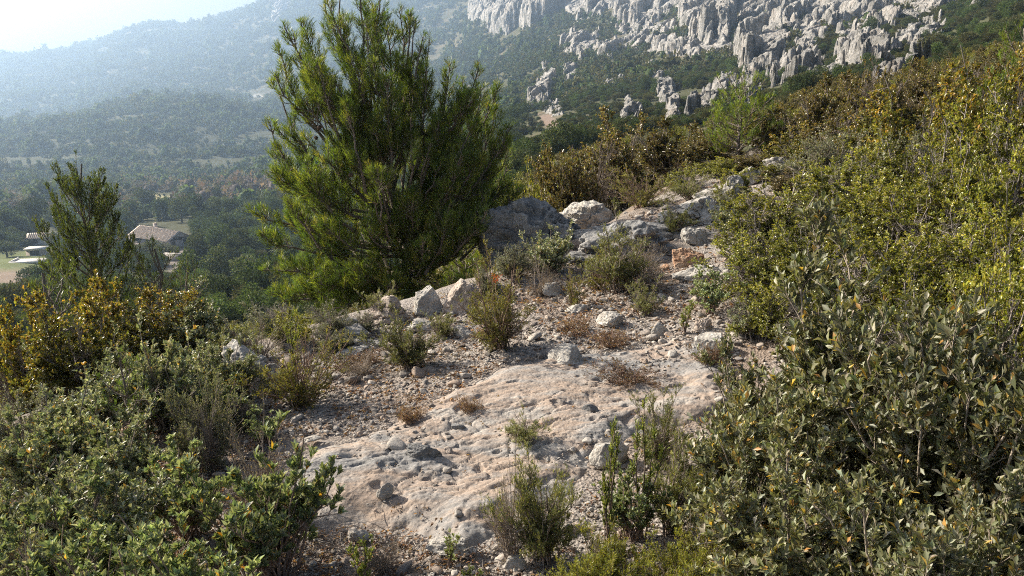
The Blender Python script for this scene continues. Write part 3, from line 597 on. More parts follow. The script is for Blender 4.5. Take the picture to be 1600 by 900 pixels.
def near_points(n, rng, ymax=11):
    """points spread so that they are about evenly dense in the picture, then on the ground"""
    px = rng.uniform(-60, 1660, n); py = rng.uniform(255, 930, n); return hit(px, py, 16, fn=surf)
def build_gravel():
    protos = []
    for k in range(9):
        V, Fc = rock_shape((1, rng.uniform(.55, .9), rng.uniform(.28, .55)), 300 + k, 2, .12, 6, 1, 0); protos.append(mesh('pebble', V, Fc, None, M['pebble'], False))
    P = near_points(60000, rng); P = P[~np.isnan(P[:, 0])]; x, y, z = P.T
    s = edge_s(x, y); sl = np.maximum.reduce([slab_mask(x, y, 0), slab_mask(x, y, 1), slab_mask(x, y, 2)])
    dens = .55 + .45 * fbm2(x * 1.2, y * 1.2, 3, 90); px, py = project(x, y, z)
    hollow = sm(-60, 20, poly_sd(px, py, [(560,540),(700,480),(860,440),(1000,430),(1120,470),(1090,510),(940,545),(850,540),(720,560)]))
    left = sm(-60, 20, poly_sd(px, py, [(360,600),(480,600),(640,590),(640,640),(480,700),(380,720),(300,700)]))
    low = sm(-60, 20, poly_sd(px, py, [(480,820),(620,800),(760,850),(900,830),(1150,780),(1180,900),(480,930)]))
    right = sm(-40, 20, poly_sd(px, py, [(900,560),(1130,530),(1150,640),(1000,650)]))
    dens = dens * .85 + .7 * sm(-.6, .2, s) + .9 * np.maximum.reduce([hollow, left, low, right * .5])
    dens = np.where(sl > .02, .04 + .45 * sm(.2, .5, fbm2(x * 2.2, y * 2.2, 3, 91)) + right * .12, dens) * (s < 1.4)
    k = rng.random(len(P)) < dens; P = P[k]; n = len(P); dist = np.hypot(P[:, 0], P[:, 1])
    sz = np.exp(rng.normal(math.log(.017), .42, n)) * np.clip(dist / 3.5, .75, 1.9); sP = edge_s(P[:, 0], P[:, 1]); sz = np.where(rng.random(n) < .03 + .25 * sm(-.5, .1, sP), sz * rng.uniform(1.5, 3.2, n), sz); sz = np.clip(sz, .006, .14)
    P[:, 2] = surf(P[:, 0], P[:, 1]) + sz * .12
    scatter('gravel', P, np.stack([rng.normal(0, .3, n), rng.normal(0, .3, n), rng.uniform(0, 6.28, n)], 1), np.repeat(sz[:, None], 3, 1), rng.integers(0, 9, n), protos, 'loose pale and brown limestone chips strewn over the clearing', 'gravel')
build_gravel()

# ---------------------------------------------------------------- growing things: generators
def tubes(P0, P1, R0, R1, k=4):
    D = nrm(P1 - P0); ref = np.where(np.abs(D[:, 2:3]) > .9, np.array([[1., 0, 0]]), np.array([[0, 0, 1.]])); U = nrm(np.cross(D, ref)); Vv = np.cross(D, U)
    a = np.arange(k) * 2 * math.pi / k; ring = np.cos(a)[None, :, None] * U[:, None] + np.sin(a)[None, :, None] * Vv[:, None]
    A = P0[:, None] + ring * R0[:, None, None]; B = P1[:, None] + ring * R1[:, None, None]; n = len(P0)
    V = np.concatenate([A, B], 1).reshape(-1, 3); base = (np.arange(n) * 2 * k)[:, None]; j = np.arange(k); jn = (j + 1) % k
    Q = np.stack([base + j, base + jn, base + jn + k, base + j + k], -1).reshape(-1, 4); return V, Q
def leaves(P, D, N, L, Wd, fold=.25, droop=.0):
    """pointed oval blades: four triangles folded along the midrib"""
    D = nrm(D); S = nrm(np.cross(D, N)); N = np.cross(S, D); L = L[:, None]; Wd = Wd[:, None]
    b = P; m = P + D * L * .5 - N * L * droop * .3; t = P + D * L - N * L * droop; l = P + D * L * .55 + S * Wd * .5 + N * Wd * fold; r = P + D * L * .55 - S * Wd * .5 + N * Wd * fold
    V = np.stack([b, l, m, r, t], 1).reshape(-1, 3); o = (np.arange(len(P)) * 5)[:, None]
    T = np.concatenate([o + [0, 2, 1], o + [0, 3, 2], o + [1, 2, 4], o + [2, 3, 4]]); return V, T
def diamonds(P, D, N, L, Wd):
    D = nrm(D); S = nrm(np.cross(D, N)); L = L[:, None]; Wd = Wd[:, None]
    V = np.stack([P, P + D * L * .55 - S * Wd * .5, P + D * L, P + D * L * .55 + S * Wd * .5], 1).reshape(-1, 3)
    Q = (np.arange(len(P)) * 4)[:, None] + np.arange(4); return V, Q
def pal(rng, n, cols, wts, jit=.14):
    c = np.array(cols)[rng.choice(len(cols), n, p=np.array(wts) / sum(wts))]; return np.clip(c * (1 + rng.normal(0, jit, (n, 1))) * (1 + rng.normal(0, .05, (n, 3))), .004, .9)
def bez(S, C, E, t): return S * (1 - t) ** 2 + C * 2 * t * (1 - t) + E * t * t
def bush_mesh(seed, h, w, nm, ns, nt_, kl, leaf, cols, wts, twig=.09, sub=.28, up=.35, spread=.9, leafup=.35, shape='leaf', topcol=None, topw=None, wild=.22, bark=(.16,.13,.10), srad=.010, low=.05, gap=.0, rosette=False, mat='leaf', name='shrub', bare=.0):
    rng = np.random.default_rng(seed)
    a = rng.uniform(0, 6.283, nm); zz = rng.uniform(low, 1, nm) ** .8; rho = np.sqrt(np.clip(1 - zz ** 2 * .95, 0, 1)) ** .8
    lum = 1 + wild * n2(np.cos(a) * 2 + seed, np.sin(a) * 2 + zz * 2, seed) ; sc = rng.uniform(.55 - wild * .5, .92 + wild * .3, nm) * lum
    E = np.stack([np.cos(a) * rho * w / 2 * spread * sc, np.sin(a) * rho * w / 2 * spread * sc, (zz * .88 + .08) * h * sc ** .7], 1)
    S = np.stack([rng.normal(0, .05 * w, nm), rng.normal(0, .05 * w, nm), np.full(nm, -.03)], 1); C = S * .6 + E * .4; C[:, 2] += up * h * .35 * (1 - zz)
    T = np.linspace(0, 1, 6); pts = np.stack([bez(S, C, E, t) for t in T], 1)
    pts[:, 1:-1] += rng.normal(0, .018 * w, pts[:, 1:-1].shape)
    rad = srad * np.linspace(1, .35, 6); tv = [tubes(pts[:, i], pts[:, i + 1], np.full(nm, rad[i]), np.full(nm, rad[i + 1]), 5) for i in range(5)]
    mi = np.repeat(np.arange(nm), ns); t = rng.uniform(.28, 1, len(mi)) ** .8; f = t * 5; i0 = np.minimum(f.astype(int), 4); u = (f - i0)[:, None]
    b = pts[mi, i0] * (1 - u) + pts[mi, i0 + 1] * u; outw = nrm(b * [1, 1, .8] - [0, 0, h * .2]); d = nrm(outw * .8 + rng.normal(0, .55, b.shape) + [0, 0, up])
    sl = sub * w * rng.uniform(.35, 1, len(mi))[:, None] * (1.1 - .5 * t[:, None]); e = b + d * sl; e[:, 2] = np.maximum(e[:, 2], .01)
    tv.append(tubes(b, e, np.full(len(mi), srad * .32), np.full(len(mi), srad * .16), 3))
    si = np.repeat(np.arange(len(mi)), nt_); t2 = rng.uniform(.15, 1, len(si))[:, None]; b2 = b[si] * (1 - t2) + e[si] * t2
    d2 = nrm(d[si] * .7 + rng.normal(0, .6, b2.shape) + [0, 0, up * 1.1]); tl = twig * rng.uniform(.5, 1.2, len(si))[:, None]; e2 = b2 + d2 * tl; e2[:, 2] = np.maximum(e2[:, 2], .008)
    tv.append(tubes(b2, e2, np.full(len(si), srad * .16), np.full(len(si), srad * .08), 3))
    st = MB(); bc = np.array(bark)
    for V, Q in tv: st.add(V, None, Q, bc * rng.uniform(.85, 1.15))
    keep = np.ones(len(si), bool)
    if gap: keep = n3(*(e2.T * 4 / w + seed), seed) > gap * 2 - 1
    if bare: keep &= rng.random(len(si)) > bare
    si2 = np.where(keep)[0]; li = np.repeat(si2, kl); tt = rng.uniform(.62 if rosette else .12, 1.04, len(li))[:, None]; P = b2[li] * (1 - tt) + e2[li] * tt
    dd = d2[li]; ax = rng.normal(0, 1, P.shape); ax = nrm(ax - (ax * dd).sum(1)[:, None] * dd); D = nrm(dd * (.55 + .5 * rng.random((len(li), 1))) + ax * .9 + [0, 0, leafup])
    N = nrm(dd * .9 - ax * .4 + rng.normal(0, .35, P.shape) + [0, 0, .3])
    L = leaf[0] * rng.uniform(.6, 1.15, len(li)); Wd = L * leaf[1] / leaf[0] * rng.uniform(.85, 1.15, len(li))
    c = pal(rng, len(li), cols, wts)
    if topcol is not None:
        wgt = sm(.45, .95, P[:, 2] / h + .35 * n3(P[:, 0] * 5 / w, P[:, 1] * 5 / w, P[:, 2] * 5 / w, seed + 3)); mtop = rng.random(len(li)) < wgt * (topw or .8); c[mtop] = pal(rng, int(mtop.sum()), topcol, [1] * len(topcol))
    lf = MB()
    if shape == 'leaf': V, Tt = leaves(P, D, N, L, Wd, .22, .12); lf.add(V, Tt, None, np.repeat(c, 5, 0))
    else: V, Q = diamonds(P, D, N, L, Wd); lf.add(V, None, Q, np.repeat(c, 4, 0))
    return {'stems': st.mesh('stems', M['bark']), 'foliage': lf.mesh('foliage', M[mat])}
G1, G2, G3, YG, OL, GG = (.085,.12,.035), (.12,.15,.045), (.05,.075,.025), (.20,.21,.055), (.10,.10,.04), (.16,.19,.115)
KINDS = {}
def kind(k, name, cat, n, h, w, **kw):
    KINDS[k] = dict(name=name, cat=cat, h=h, w=w, n=n, kw=kw, made=[])
def variant(k, i):
    K = KINDS[k]
    while len(K['made']) <= i: K['made'].append(bush_mesh(len(K['made']) * 17 + sum(map(ord, k)), K['h'], K['w'], name=K['name'], **K['kw']))
    return K['made'][i]
kind('felt', 'grey_leaved_bush', 'bush', 3, 1.0, 1.1, nm=46, ns=9, nt_=6, kl=9, leaf=(.041, .018), twig=.085, sub=.22, up=.6, leafup=.55, mat='felt', wild=.3,
     cols=[(.16,.165,.085), (.21,.21,.125), (.27,.27,.19), (.12,.13,.055), (.50,.34,.07), (.40,.22,.06)], wts=[32, 26, 14, 20, 2.4, 1.4], bark=(.30,.25,.20), low=.1)
kind('box', 'yellow_green_bush', 'bush', 4, 1.0, 1.3, nm=52, ns=12, nt_=7, kl=8, leaf=(.024, .015), twig=.05, sub=.20, up=.35, mat='gloss', shape='leaf', wild=.24,
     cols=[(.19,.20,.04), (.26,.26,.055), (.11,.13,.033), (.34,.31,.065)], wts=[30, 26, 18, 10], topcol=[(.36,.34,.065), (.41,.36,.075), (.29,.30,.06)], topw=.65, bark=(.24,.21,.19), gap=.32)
kind('orange', 'rusty_leaved_bush', 'bush', 3, 1.0, 1.3, nm=50, ns=12, nt_=7, kl=8, leaf=(.030, .018), twig=.06, sub=.22, up=.5, mat='gloss', wild=.3,
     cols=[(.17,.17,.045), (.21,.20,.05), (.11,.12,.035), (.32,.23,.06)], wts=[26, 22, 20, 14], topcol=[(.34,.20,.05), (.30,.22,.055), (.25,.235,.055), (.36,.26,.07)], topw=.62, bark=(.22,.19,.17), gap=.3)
kind('brown', 'brown_leaved_bush', 'bush', 3, 1.0, 1.3, nm=48, ns=11, nt_=7, kl=8, leaf=(.030, .018), twig=.065, sub=.23, up=.5, mat='gloss', wild=.32,
     cols=[(.17,.13,.06), (.21,.155,.08), (.12,.11,.045), (.25,.19,.11), (.14,.15,.05)], wts=[28, 22, 24, 12, 16], bark=(.21,.175,.15), gap=.3)
kind('grey', 'grey_twiggy_bush', 'bush', 3, .8, 1.1, nm=60, ns=12, nt_=7, kl=7, leaf=(.019, .009), twig=.07, sub=.22, up=.7, mat='felt', shape='leaf', wild=.38,
     cols=[(.19,.205,.11), (.25,.26,.16), (.14,.155,.075), (.31,.30,.21)], wts=[26, 22, 20, 12], bark=(.28,.24,.21), srad=.008, gap=.25)
kind('juniper', 'juniper_bush', 'bush', 3, .62, .5, nm=40, ns=8, nt_=6, kl=16, leaf=(.014, .003), twig=.05, sub=.24, up=.45, mat='leaf', shape='d', spread=1.25, wild=.6,
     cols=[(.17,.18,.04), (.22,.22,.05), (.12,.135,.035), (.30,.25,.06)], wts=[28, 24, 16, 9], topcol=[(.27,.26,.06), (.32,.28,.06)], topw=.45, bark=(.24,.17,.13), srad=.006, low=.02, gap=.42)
kind('rosemary', 'narrow_leaved_bush', 'bush', 3, .55, .6, nm=44, ns=7, nt_=5, kl=16, leaf=(.019, .0036), twig=.06, sub=.22, up=1.0, mat='leaf', shape='d', wild=.65,
     cols=[(.17,.19,.065), (.23,.24,.095), (.12,.14,.045), (.28,.28,.13)], wts=[28, 24, 18, 12], bark=(.27,.22,.185), srad=.0055, low=.08, gap=.28)
kind('yellowbroom', 'yellow_green_heath', 'bush', 2, .45, .65, nm=60, ns=8, nt_=7, kl=15, leaf=(.015, .0034), twig=.06, sub=.2, up=1.0, mat='leaf', shape='d', wild=.5,
     cols=[(.22,.25,.04), (.29,.30,.045), (.16,.18,.035), (.38,.33,.05)], wts=[28, 26, 14, 10], bark=(.25,.2,.15), srad=.005, low=.12, gap=.22)
kind('cistus', 'rockrose_bush', 'bush', 3, .5, .55, nm=30, ns=5, nt_=4, kl=12, leaf=(.034, .0135), twig=.045, sub=.24, up=1.0, leafup=.9, mat='felt', rosette=True, wild=.45,
     cols=[(.24,.29,.13), (.30,.35,.19), (.18,.23,.10), (.40,.43,.30), (.62,.33,.05)], wts=[28, 26, 16, 20, 1.2], bark=(.24,.18,.15), srad=.006, low=.2)
kind('silver', 'silvery_leaved_bush', 'bush', 3, .5, .6, nm=40, ns=7, nt_=5, kl=9, leaf=(.026, .0115), twig=.05, sub=.24, up=.8, leafup=.6, mat='felt', wild=.5,
     cols=[(.22,.25,.14), (.30,.32,.21), (.16,.19,.09), (.42,.42,.33), (.5,.3,.06)], wts=[28, 26, 18, 18, 1.5], bark=(.26,.22,.19), srad=.006, low=.12, gap=.2)
kind('sprigbush', 'green_sprig', 'plant', 3, .40, .22, nm=7, ns=5, nt_=4, kl=9, leaf=(.016, .0055), twig=.032, sub=.16, up=1.8, mat='leaf', spread=.7, wild=.7,
     cols=[(.20,.25,.07), (.27,.31,.09), (.15,.18,.05)], wts=[3, 3, 2], bark=(.2,.15,.12), srad=.0045, low=.45)
kind('dry', 'dry_twig_bush', 'bush', 2, .4, .5, nm=34, ns=7, nt_=5, kl=2, leaf=(.008, .003), twig=.07, sub=.25, up=.7, mat='leaf', shape='d', wild=.6,
     cols=[(.30,.22,.16), (.26,.2,.14), (.2,.19,.09)], wts=[1, 1, 1], bark=(.30,.25,.21), srad=.0045, low=.1)
kind('redheath', 'low_reddish_tuft', 'plant', 2, .09, .24, nm=44, ns=5, nt_=4, kl=4, leaf=(.009, .004), twig=.022, sub=.22, up=.5, mat='leaf', shape='d', wild=.7,
     cols=[(.20,.115,.085), (.24,.16,.12), (.15,.12,.085)], wts=[1, 1, 1], bark=(.26,.19,.16), srad=.002, low=.02)
def stand(px, py=None, r=None):
    if r is None: return hit([px], [py], fn=surf)[0]
    a = az_of(px, py if py is not None else 400); x, y = r * math.sin(a), r * math.cos(a); return np.array([x, y, float(surf(np.array([x]), np.array([y]))[0])])
def grow(k, px, py, wpx, hpx, lab, r=None, v=None, rz=None, group=None, seed=0, dz=0, lean=0):
    """a bush rooted at a place on the ground, as wide and high as the photo shows it"""
    P = stand(px, py, r); dep = depth_at(*P); K = KINDS[k]; rg = np.random.default_rng(int(px * 7 + wpx + seed))
    i = rg.integers(0, K['n']) if v is None else v; parts = variant(k, int(i))
    o = empty(K['name'], (P[0], P[1], P[2] + dz), rg.uniform(0, 6.28) if rz is None else rz)
    if lean: o.rotation_euler[0] = lean
    sx = wpx * dep / F / K['w']; sz = hpx * dep / F / K['h'] / .97; o.scale = (sx, sx * rg.uniform(.85, 1.1), sz)
    tag(o, lab, K['cat'], group)
    for n, me in parts.items(): link(n, me, o)
    return o
# pines -----------------------------------------------------------
def pine_parts(seed, trunk, plumes, nl=.065, nw=.0035, shoots=26, per=60, cols=None, wts=None, trad=.05, cones=0, plume_r=.3):
    """trunk: list of points; plumes: (start, end, radius) upswept branches clothed in bottle-brush shoots"""
    rng = np.random.default_rng(seed); cols = cols or [(.115,.155,.038), (.16,.20,.045), (.075,.112,.03), (.24,.245,.055)]; wts = wts or [30, 26, 22, 10][:len(cols)]
    wood = MB(); tr = MB(); TP = np.array(trunk, float); k = len(TP)
    rad = trad * np.linspace(1, .25, k)
    for i in range(k - 1): V, Q = tubes(TP[i:i + 1], TP[i + 1:i + 2], rad[i:i + 1], rad[i + 1:i + 2], 10); tr.add(V, None, Q, (.17, .14, .12))
    SP_, SE, SW = [], [], []
    for (A, B, rr) in plumes:
        A, B = np.array(A, float), np.array(B, float); L = np.linalg.norm(B - A); ax = (B - A) / L
        C = A * .5 + B * .5 + np.array([ax[0], ax[1], 0]) * L * .16 - np.array([0, 0, .10]) * L + rng.normal(0, .04 * L, 3)
        T = np.linspace(0, 1, 8)[:, None]; pts = bez(A, C, B, T); pts[1:-1] += rng.normal(0, .012 * L, (6, 3)); r_ = np.linspace(.020, .005, 8) * (L / 1.2) ** .5
        V, Q = tubes(pts[:-1], pts[1:], r_[:-1], r_[1:], 6); wood.add(V, None, Q, (.20, .165, .14))
        n = int(shoots * (L / .9) * (rr / .22)); t = rng.uniform(.12, 1, n) ** .85; t[0] = 1
        f = t * 7; i0 = np.minimum(f.astype(int), 6); u = (f - i0)[:, None]; b = pts[i0] * (1 - u) + pts[i0 + 1] * u; dirb = nrm(pts[i0 + 1] - pts[i0])
        prof = np.sin(np.clip(t * .86 + .12, 0, 1) * math.pi) ** .6; rd = nrm(rng.normal(0, 1, (n, 3)) * [1, 1, .7]); rd = nrm(rd - (rd * dirb).sum(1)[:, None] * dirb)
        ln = rr * prof * rng.uniform(.45, 1.25, n); d = nrm(dirb * .75 + rd * .92 + [0, 0, .3]); m = b + d * ln[:, None] * .55; d2 = nrm(d * .65 + [0, 0, .78] + rng.normal(0, .12, d.shape)); e = m + d2 * ln[:, None] * .6
        kp = (n3(b[:, 0] * 3.2, b[:, 1] * 3.2, b[:, 2] * 3.2, seed) > -.34) | (t > .93); b, m, e = b[kp], m[kp], e[kp]; n = len(b)
        V, Q = tubes(b, m, np.full(n, .005), np.full(n, .004), 3); wood.add(V, None, Q, (.20, .165, .14))
        V, Q = tubes(m, e, np.full(n, .004), np.full(n, .0025), 3); wood.add(V, None, Q, (.19, .16, .11))
        SP_ += [b * .45 + m * .55, m]; SE += [m, e]; SW += [np.full(n, .45), np.full(n, 1.)]
    b, e, w = np.concatenate(SP_), np.concatenate(SE), np.concatenate(SW)
    ln = np.linalg.norm(e - b, axis=1); cnt = np.maximum((per * w * (ln / .10)).astype(int), 4); si = np.repeat(np.arange(len(b)), cnt); n = len(si)
    t = rng.uniform(.0, 1.03, n)[:, None]; P = b[si] * (1 - t) + e[si] * t; d = nrm(e - b)[si]; axr = rng.normal(0, 1, P.shape); axr = nrm(axr - (axr * d).sum(1)[:, None] * d)
    D = nrm(d * rng.uniform(.75, 1.5, (n, 1)) + axr * .75 + [0, 0, .1]); N = rng.normal(0, 1, P.shape)
    nc = pal(rng, len(b), cols, wts, .12)[si] * rng.uniform(.8, 1.2, (n, 1)); Ln = nl * rng.uniform(.7, 1.15, n); V, Q = diamonds(P, D, N, Ln, np.full(n, nw))
    nd = MB(); nd.add(V, None, Q, np.repeat(nc, 4, 0))
    tr.V += wood.V; tr.C += wood.C; tr.Q += [q + tr.n for q in wood.Q]; parts = {'trunk': tr.mesh('trunk', M['bark']), 'crown': nd.mesh('crown', M['needle'])}
    return parts, b, e
def place_parts(name, parts, loc, lab, cat, rz=0, sc=1, group=None):
    o = empty(name, loc, rz); o.scale = (sc,) * 3 if np.isscalar(sc) else sc; tag(o, lab, cat, group)
    for n, me in parts.items(): link(n, me, o)
    return o
# the big pine ------------------------------------------------------
def big_pine():
    rr = 8.6; az = az_of(628, 440); B = np.array([rr * math.sin(az), rr * math.cos(az), 0.]); B[2] = float(ground(B[0], B[1])) - .05
    right = np.array([math.cos(az), -math.sin(az), 0]); fwd = np.array([math.sin(az), math.cos(az), 0]); dep = depth_at(B[0], B[1], 1.0); k = dep / F
    z450 = CAMZ - 0.0 + rr * float(tan_el(az, 450.))
    def pt(px, py, dz=0): # picture column/row at the tree's distance -> tree coordinates
        h = CAMZ + rr * float(tan_el(az, float(py))) - B[2]; return right * ((px - 628) * k) + fwd * dz + np.array([0, 0, h])
    trunk = [(0, 0, 0), pt(634, 440, 0), pt(640, 380, .03), pt(622, 320, 0), pt(605, 250, .02), pt(585, 180, 0), pt(565, 110, -.02), pt(548, 60, 0)]
    pl = []; A = lambda *a: pl.append(a)
    A(pt(575, 150), pt(530, -15), .22); A(pt(572, 130), pt(552, -30, .1), .16); A(pt(590, 190), pt(585, -25, -.1), .15); A(pt(590, 180), pt(612, -20, .05), .13)
    A(pt(610, 260), pt(470, 45, 0), .19); A(pt(606, 250), pt(500, 90, .25), .17); A(pt(612, 270), pt(458, 120, -.3), .17); A(pt(612, 280), pt(655, 22, .1), .19); A(pt(615, 290), pt(672, 60, -.25), .18)
    A(pt(618, 300), pt(640, 110, .5), .2); A(pt(618, 300), pt(600, 100, -.45), .2); A(pt(615, 290), pt(545, 130, -.5), .2); A(pt(612, 280), pt(530, 130, .5), .2)
    A(pt(622, 330), pt(448, 205, .15), .22); A(pt(622, 335), pt(440, 262, -.2), .21); A(pt(626, 350), pt(447, 300, .3), .19); A(pt(624, 340), pt(500, 210, -.55), .25); A(pt(624, 345), pt(490, 270, -.7), .25)
    A(pt(630, 350), pt(715, 100, .1), .19); A(pt(632, 360), pt(755, 108, -.2), .19); A(pt(632, 360), pt(792, 135, .15), .18); A(pt(634, 370), pt(800, 200, -.3), .2); A(pt(634, 375), pt(808, 240, .2), .19); A(pt(630, 350), pt(690, 190, -.55), .24); A(pt(628, 345), pt(690, 200, .6), .24)
    A(pt(636, 385), pt(745, 240, -.7), .26); A(pt(636, 390), pt(805, 290, 0), .19); A(pt(636, 395), pt(770, 315, -.5), .22); A(pt(637, 400), pt(740, 350, -.6), .2); A(pt(638, 400), pt(760, 345, .4), .2)
    A(pt(632, 390), pt(480, 335, -.3), .23); A(pt(634, 395), pt(395, 325, .1), .19); A(pt(634, 400), pt(420, 350, -.35), .19); A(pt(630, 400), pt(520, 330, -.75), .25); A(pt(632, 395), pt(600, 260, -.8), .27); A(pt(634, 400), pt(650, 290, -.85), .27); A(pt(634, 400), pt(580, 330, -.85), .25)
    A(pt(636, 420), pt(412, 415, 0), .18); A(pt(636, 425), pt(428, 440, -.35), .17); A(pt(636, 430), pt(455, 400, -.5), .2); A(pt(636, 425), pt(500, 405, -.8), .23); A(pt(636, 430), pt(560, 390, -.9), .22); A(pt(637, 425), pt(660, 355, -.95), .22); A(pt(637, 425), pt(700, 380, -.7), .2)
    A(pt(636, 440), pt(470, 452, -.2), .18); A(pt(636, 440), pt(540, 440, -.6), .19); A(pt(636, 435), pt(610, 410, -1.0), .2); A(pt(630, 380), pt(560, 230, .8), .25); A(pt(634, 395), pt(680, 260, .8), .26); A(pt(634, 400), pt(560, 330, .8), .25); A(pt(634, 400), pt(700, 330, .8), .25)
    A(pt(626, 345), pt(560, 200, -.4), .25); A(pt(626, 345), pt(645, 200, -.3), .25); A(pt(622, 330), pt(590, 190, .35), .22); A(pt(632, 390), pt(450, 350, .5), .2); A(pt(640, 440), pt(430, 465, .3), .17)
    rg = np.random.default_rng(44)
    for (x0, x1, y0, y1, n) in [(470, 690, 70, 160, 9), (455, 760, 170, 280, 12), (430, 790, 280, 420, 16), (500, 640, 0, 90, 4), (715, 790, 140, 240, 7)]:
        for q in range(n):
            ex, ey = rg.uniform(x0, x1), rg.uniform(y0, y1); f = .35 * (ey - 0) / 400; dz = rg.choice([-1, 1]) * rg.uniform(.15, .3 + 1.1 * (ey / 400)); sx = 628 + (ex - 628) * .3; sy = min(ey + rg.uniform(90, 150), 430)
            A(pt(min(max(sx, 575), 650), sy), pt(ex, ey, dz), rg.uniform(.15, .22))
    for (ex, ey, dz, q) in [(458,75,0,.17),(478,55,.2,.16),(446,130,.1,.17),(440,190,-.1,.18),(436,235,.2,.18),(500,40,-.2,.17),(640,15,.2,.16),(662,35,0,.17),(684,62,.1,.17),(676,110,-.3,.18),(700,150,.2,.19),(735,130,.2,.2),(762,140,0,.2),(785,175,.1,.2),(796,220,-.1,.2),(806,265,.2,.2),(820,300,0,.2),(520,100,-.5,.2),(620,120,-.6,.2),(560,160,-.7,.22),(650,220,-.9,.24),(720,230,-.8,.24),(600,250,-.95,.24),(500,240,-.8,.22),(470,300,-.6,.2),(760,290,-.6,.22),(700,300,-.95,.24),(590,40,-.3,.16),(610,60,.3,.16)]:
        fx = .62 if ey < 200 else .5; A(pt(628 + (ex - 628) * fx, ey + (150 if ey < 200 else 110), dz * .6), pt(ex, ey, dz), q)
    for q in range(12):
        ex = 450 + q * 24; A(pt(632, 440), pt(ex, 445 + (q % 3) * 9, -.5 - .4 * (q % 2)), .18)
    parts, b, e = pine_parts(7, trunk, [(a, b, r * 1.12) for a, b, r in pl], nl=.076, nw=.0040, shoots=44, per=42, trad=.075)
    o = place_parts('pine_tree', parts, B, 'big bushy pine tree standing just below the rocky rim, left of centre', 'pine tree')
    rng = np.random.default_rng(3); cV, cF = ico(2); cm = MB(); cm.add(cV * [.021, .021, .034] * (1 + .12 * np.sin(cV[:, 2:3] * 22)), cF, None, (.11, .075, .055)); cme = cm.mesh('cone', M['bark'], False)
    for (px, py, dz) in [(497,262,-.25),(488,265,-.3),(507,256,-.2),(470,260,-.2),(515,196,-.3),(508,212,-.2),(497,248,0),(722,238,-.4),(586,255,-.5),(560,262,-.6),(655,340,-.6),(476,245,.1)]:
        c = link('cone', cme, o); c.location = pt(px, py, dz); c.rotation_euler = (rng.uniform(0, 3), rng.uniform(0, 3), 0)
big_pine()
def small_pine(seed, h, w, nw=.005, npl=26, cols=None, low=.12, shoots=22, per=26, nl=.065, rad=.2, sparse=1.):
    rng = np.random.default_rng(seed); trunk = [(rng.normal(0, .02) * h, rng.normal(0, .02) * h, t * h) for t in np.linspace(0, .96, 8)]; trunk[0] = (0, 0, -.2)
    pl = [(trunk[6], (0, 0, h), rad * .8)]
    for i in range(npl):
        t = low + (.9 - low) * (i + rng.random()) / npl; a = i * 2.4 + rng.normal(0, .3); reach = w / 2 * (1 - t) ** .62 * rng.uniform(.7, 1.12) + .05 * w
        pl.append(((0, 0, t * h * .92), (math.cos(a) * reach, math.sin(a) * reach, min(t * h + reach * rng.uniform(.35, .8), h * 1.0)), rad * rng.uniform(.7, 1.1)))
    return pine_parts(seed, trunk, pl, nl, nw, shoots, per, cols, None, .02 * h ** .8 + .01)[0]
def pine_at(px, py, r, hpx, parts, h, lab, rz=0, w=1., group=None, name='pine_tree', cat='pine tree', dz=0):
    P = stand(px, py, r); s = hpx * depth_at(*P) / F / h; return place_parts(name, parts, P + [0, 0, dz], lab, cat, rz, (s * w, s * w, s), group)

# ---------------------------------------------------------------- the bushes one can tell apart
# around the clearing
grow('juniper', 782, 528, 125, 160, 'rounded juniper with a few red sprigs in the middle of the rim', v=0, rz=0)
grow('juniper', 468, 606, 120, 150, 'upright juniper on gravel right of the large pale left rim rock', v=1)
grow('sprigbush', 462, 560, 46, 115, 'tall thin green shoot rising out of the upright left juniper', v=0)
grow('rosemary', 640, 548, 130, 92, 'low spreading bush on reddish litter below the three rim boulders', v=1)
grow('rosemary', 968, 440, 150, 100, 'grey-green twiggy bush in front of the boulder row', v=2)
grow('juniper', 935, 432, 62, 78, 'small upright juniper at the left end of the twiggy bush below the boulders', v=2)
grow('juniper', 896, 462, 44, 58, 'little juniper tuft between gravel and pale stone, centre right', v=0)
grow('silver', 858, 408, 100, 70, 'pale green leafy sprigs in front of the dark shadowed boulder', v=1)
grow('dry', 845, 440, 90, 60, 'bare reddish twigs right of the red-sprigged juniper', v=0)
grow('juniper', 1002, 326, 90, 72, 'dark round bush growing on top of the boulder row', v=1, r=9.0)
grow('sprigbush', 1068, 498, 50, 66, 'bright green leafy sprig beside the small upright white stone', v=2)
grow('cistus', 1112, 468, 90, 66, 'low green leafy bush under the big yellow-green bush', v=0)
grow('dry', 1010, 418, 90, 66, 'grey dry twigs left of the rust-orange boulder', v=1)
grow('rosemary', 1050, 356, 64, 58, 'small dark bush between the boulder row and the rust-orange boulder', v=0)
grow('redheath', 640, 640, 60, 24, 'small reddish tuft on the gravel above the broad slab', v=0)
grow('redheath', 735, 632, 44, 26, 'tiny reddish tuft in the middle of the broad slab', v=1)
grow('redheath', 1108, 548, 60, 32, 'reddish tuft near the white angular rock', v=0)
grow('redheath', 985, 580, 110, 26, 'reddish mat in the crack above the tall fore sprigs', v=1)
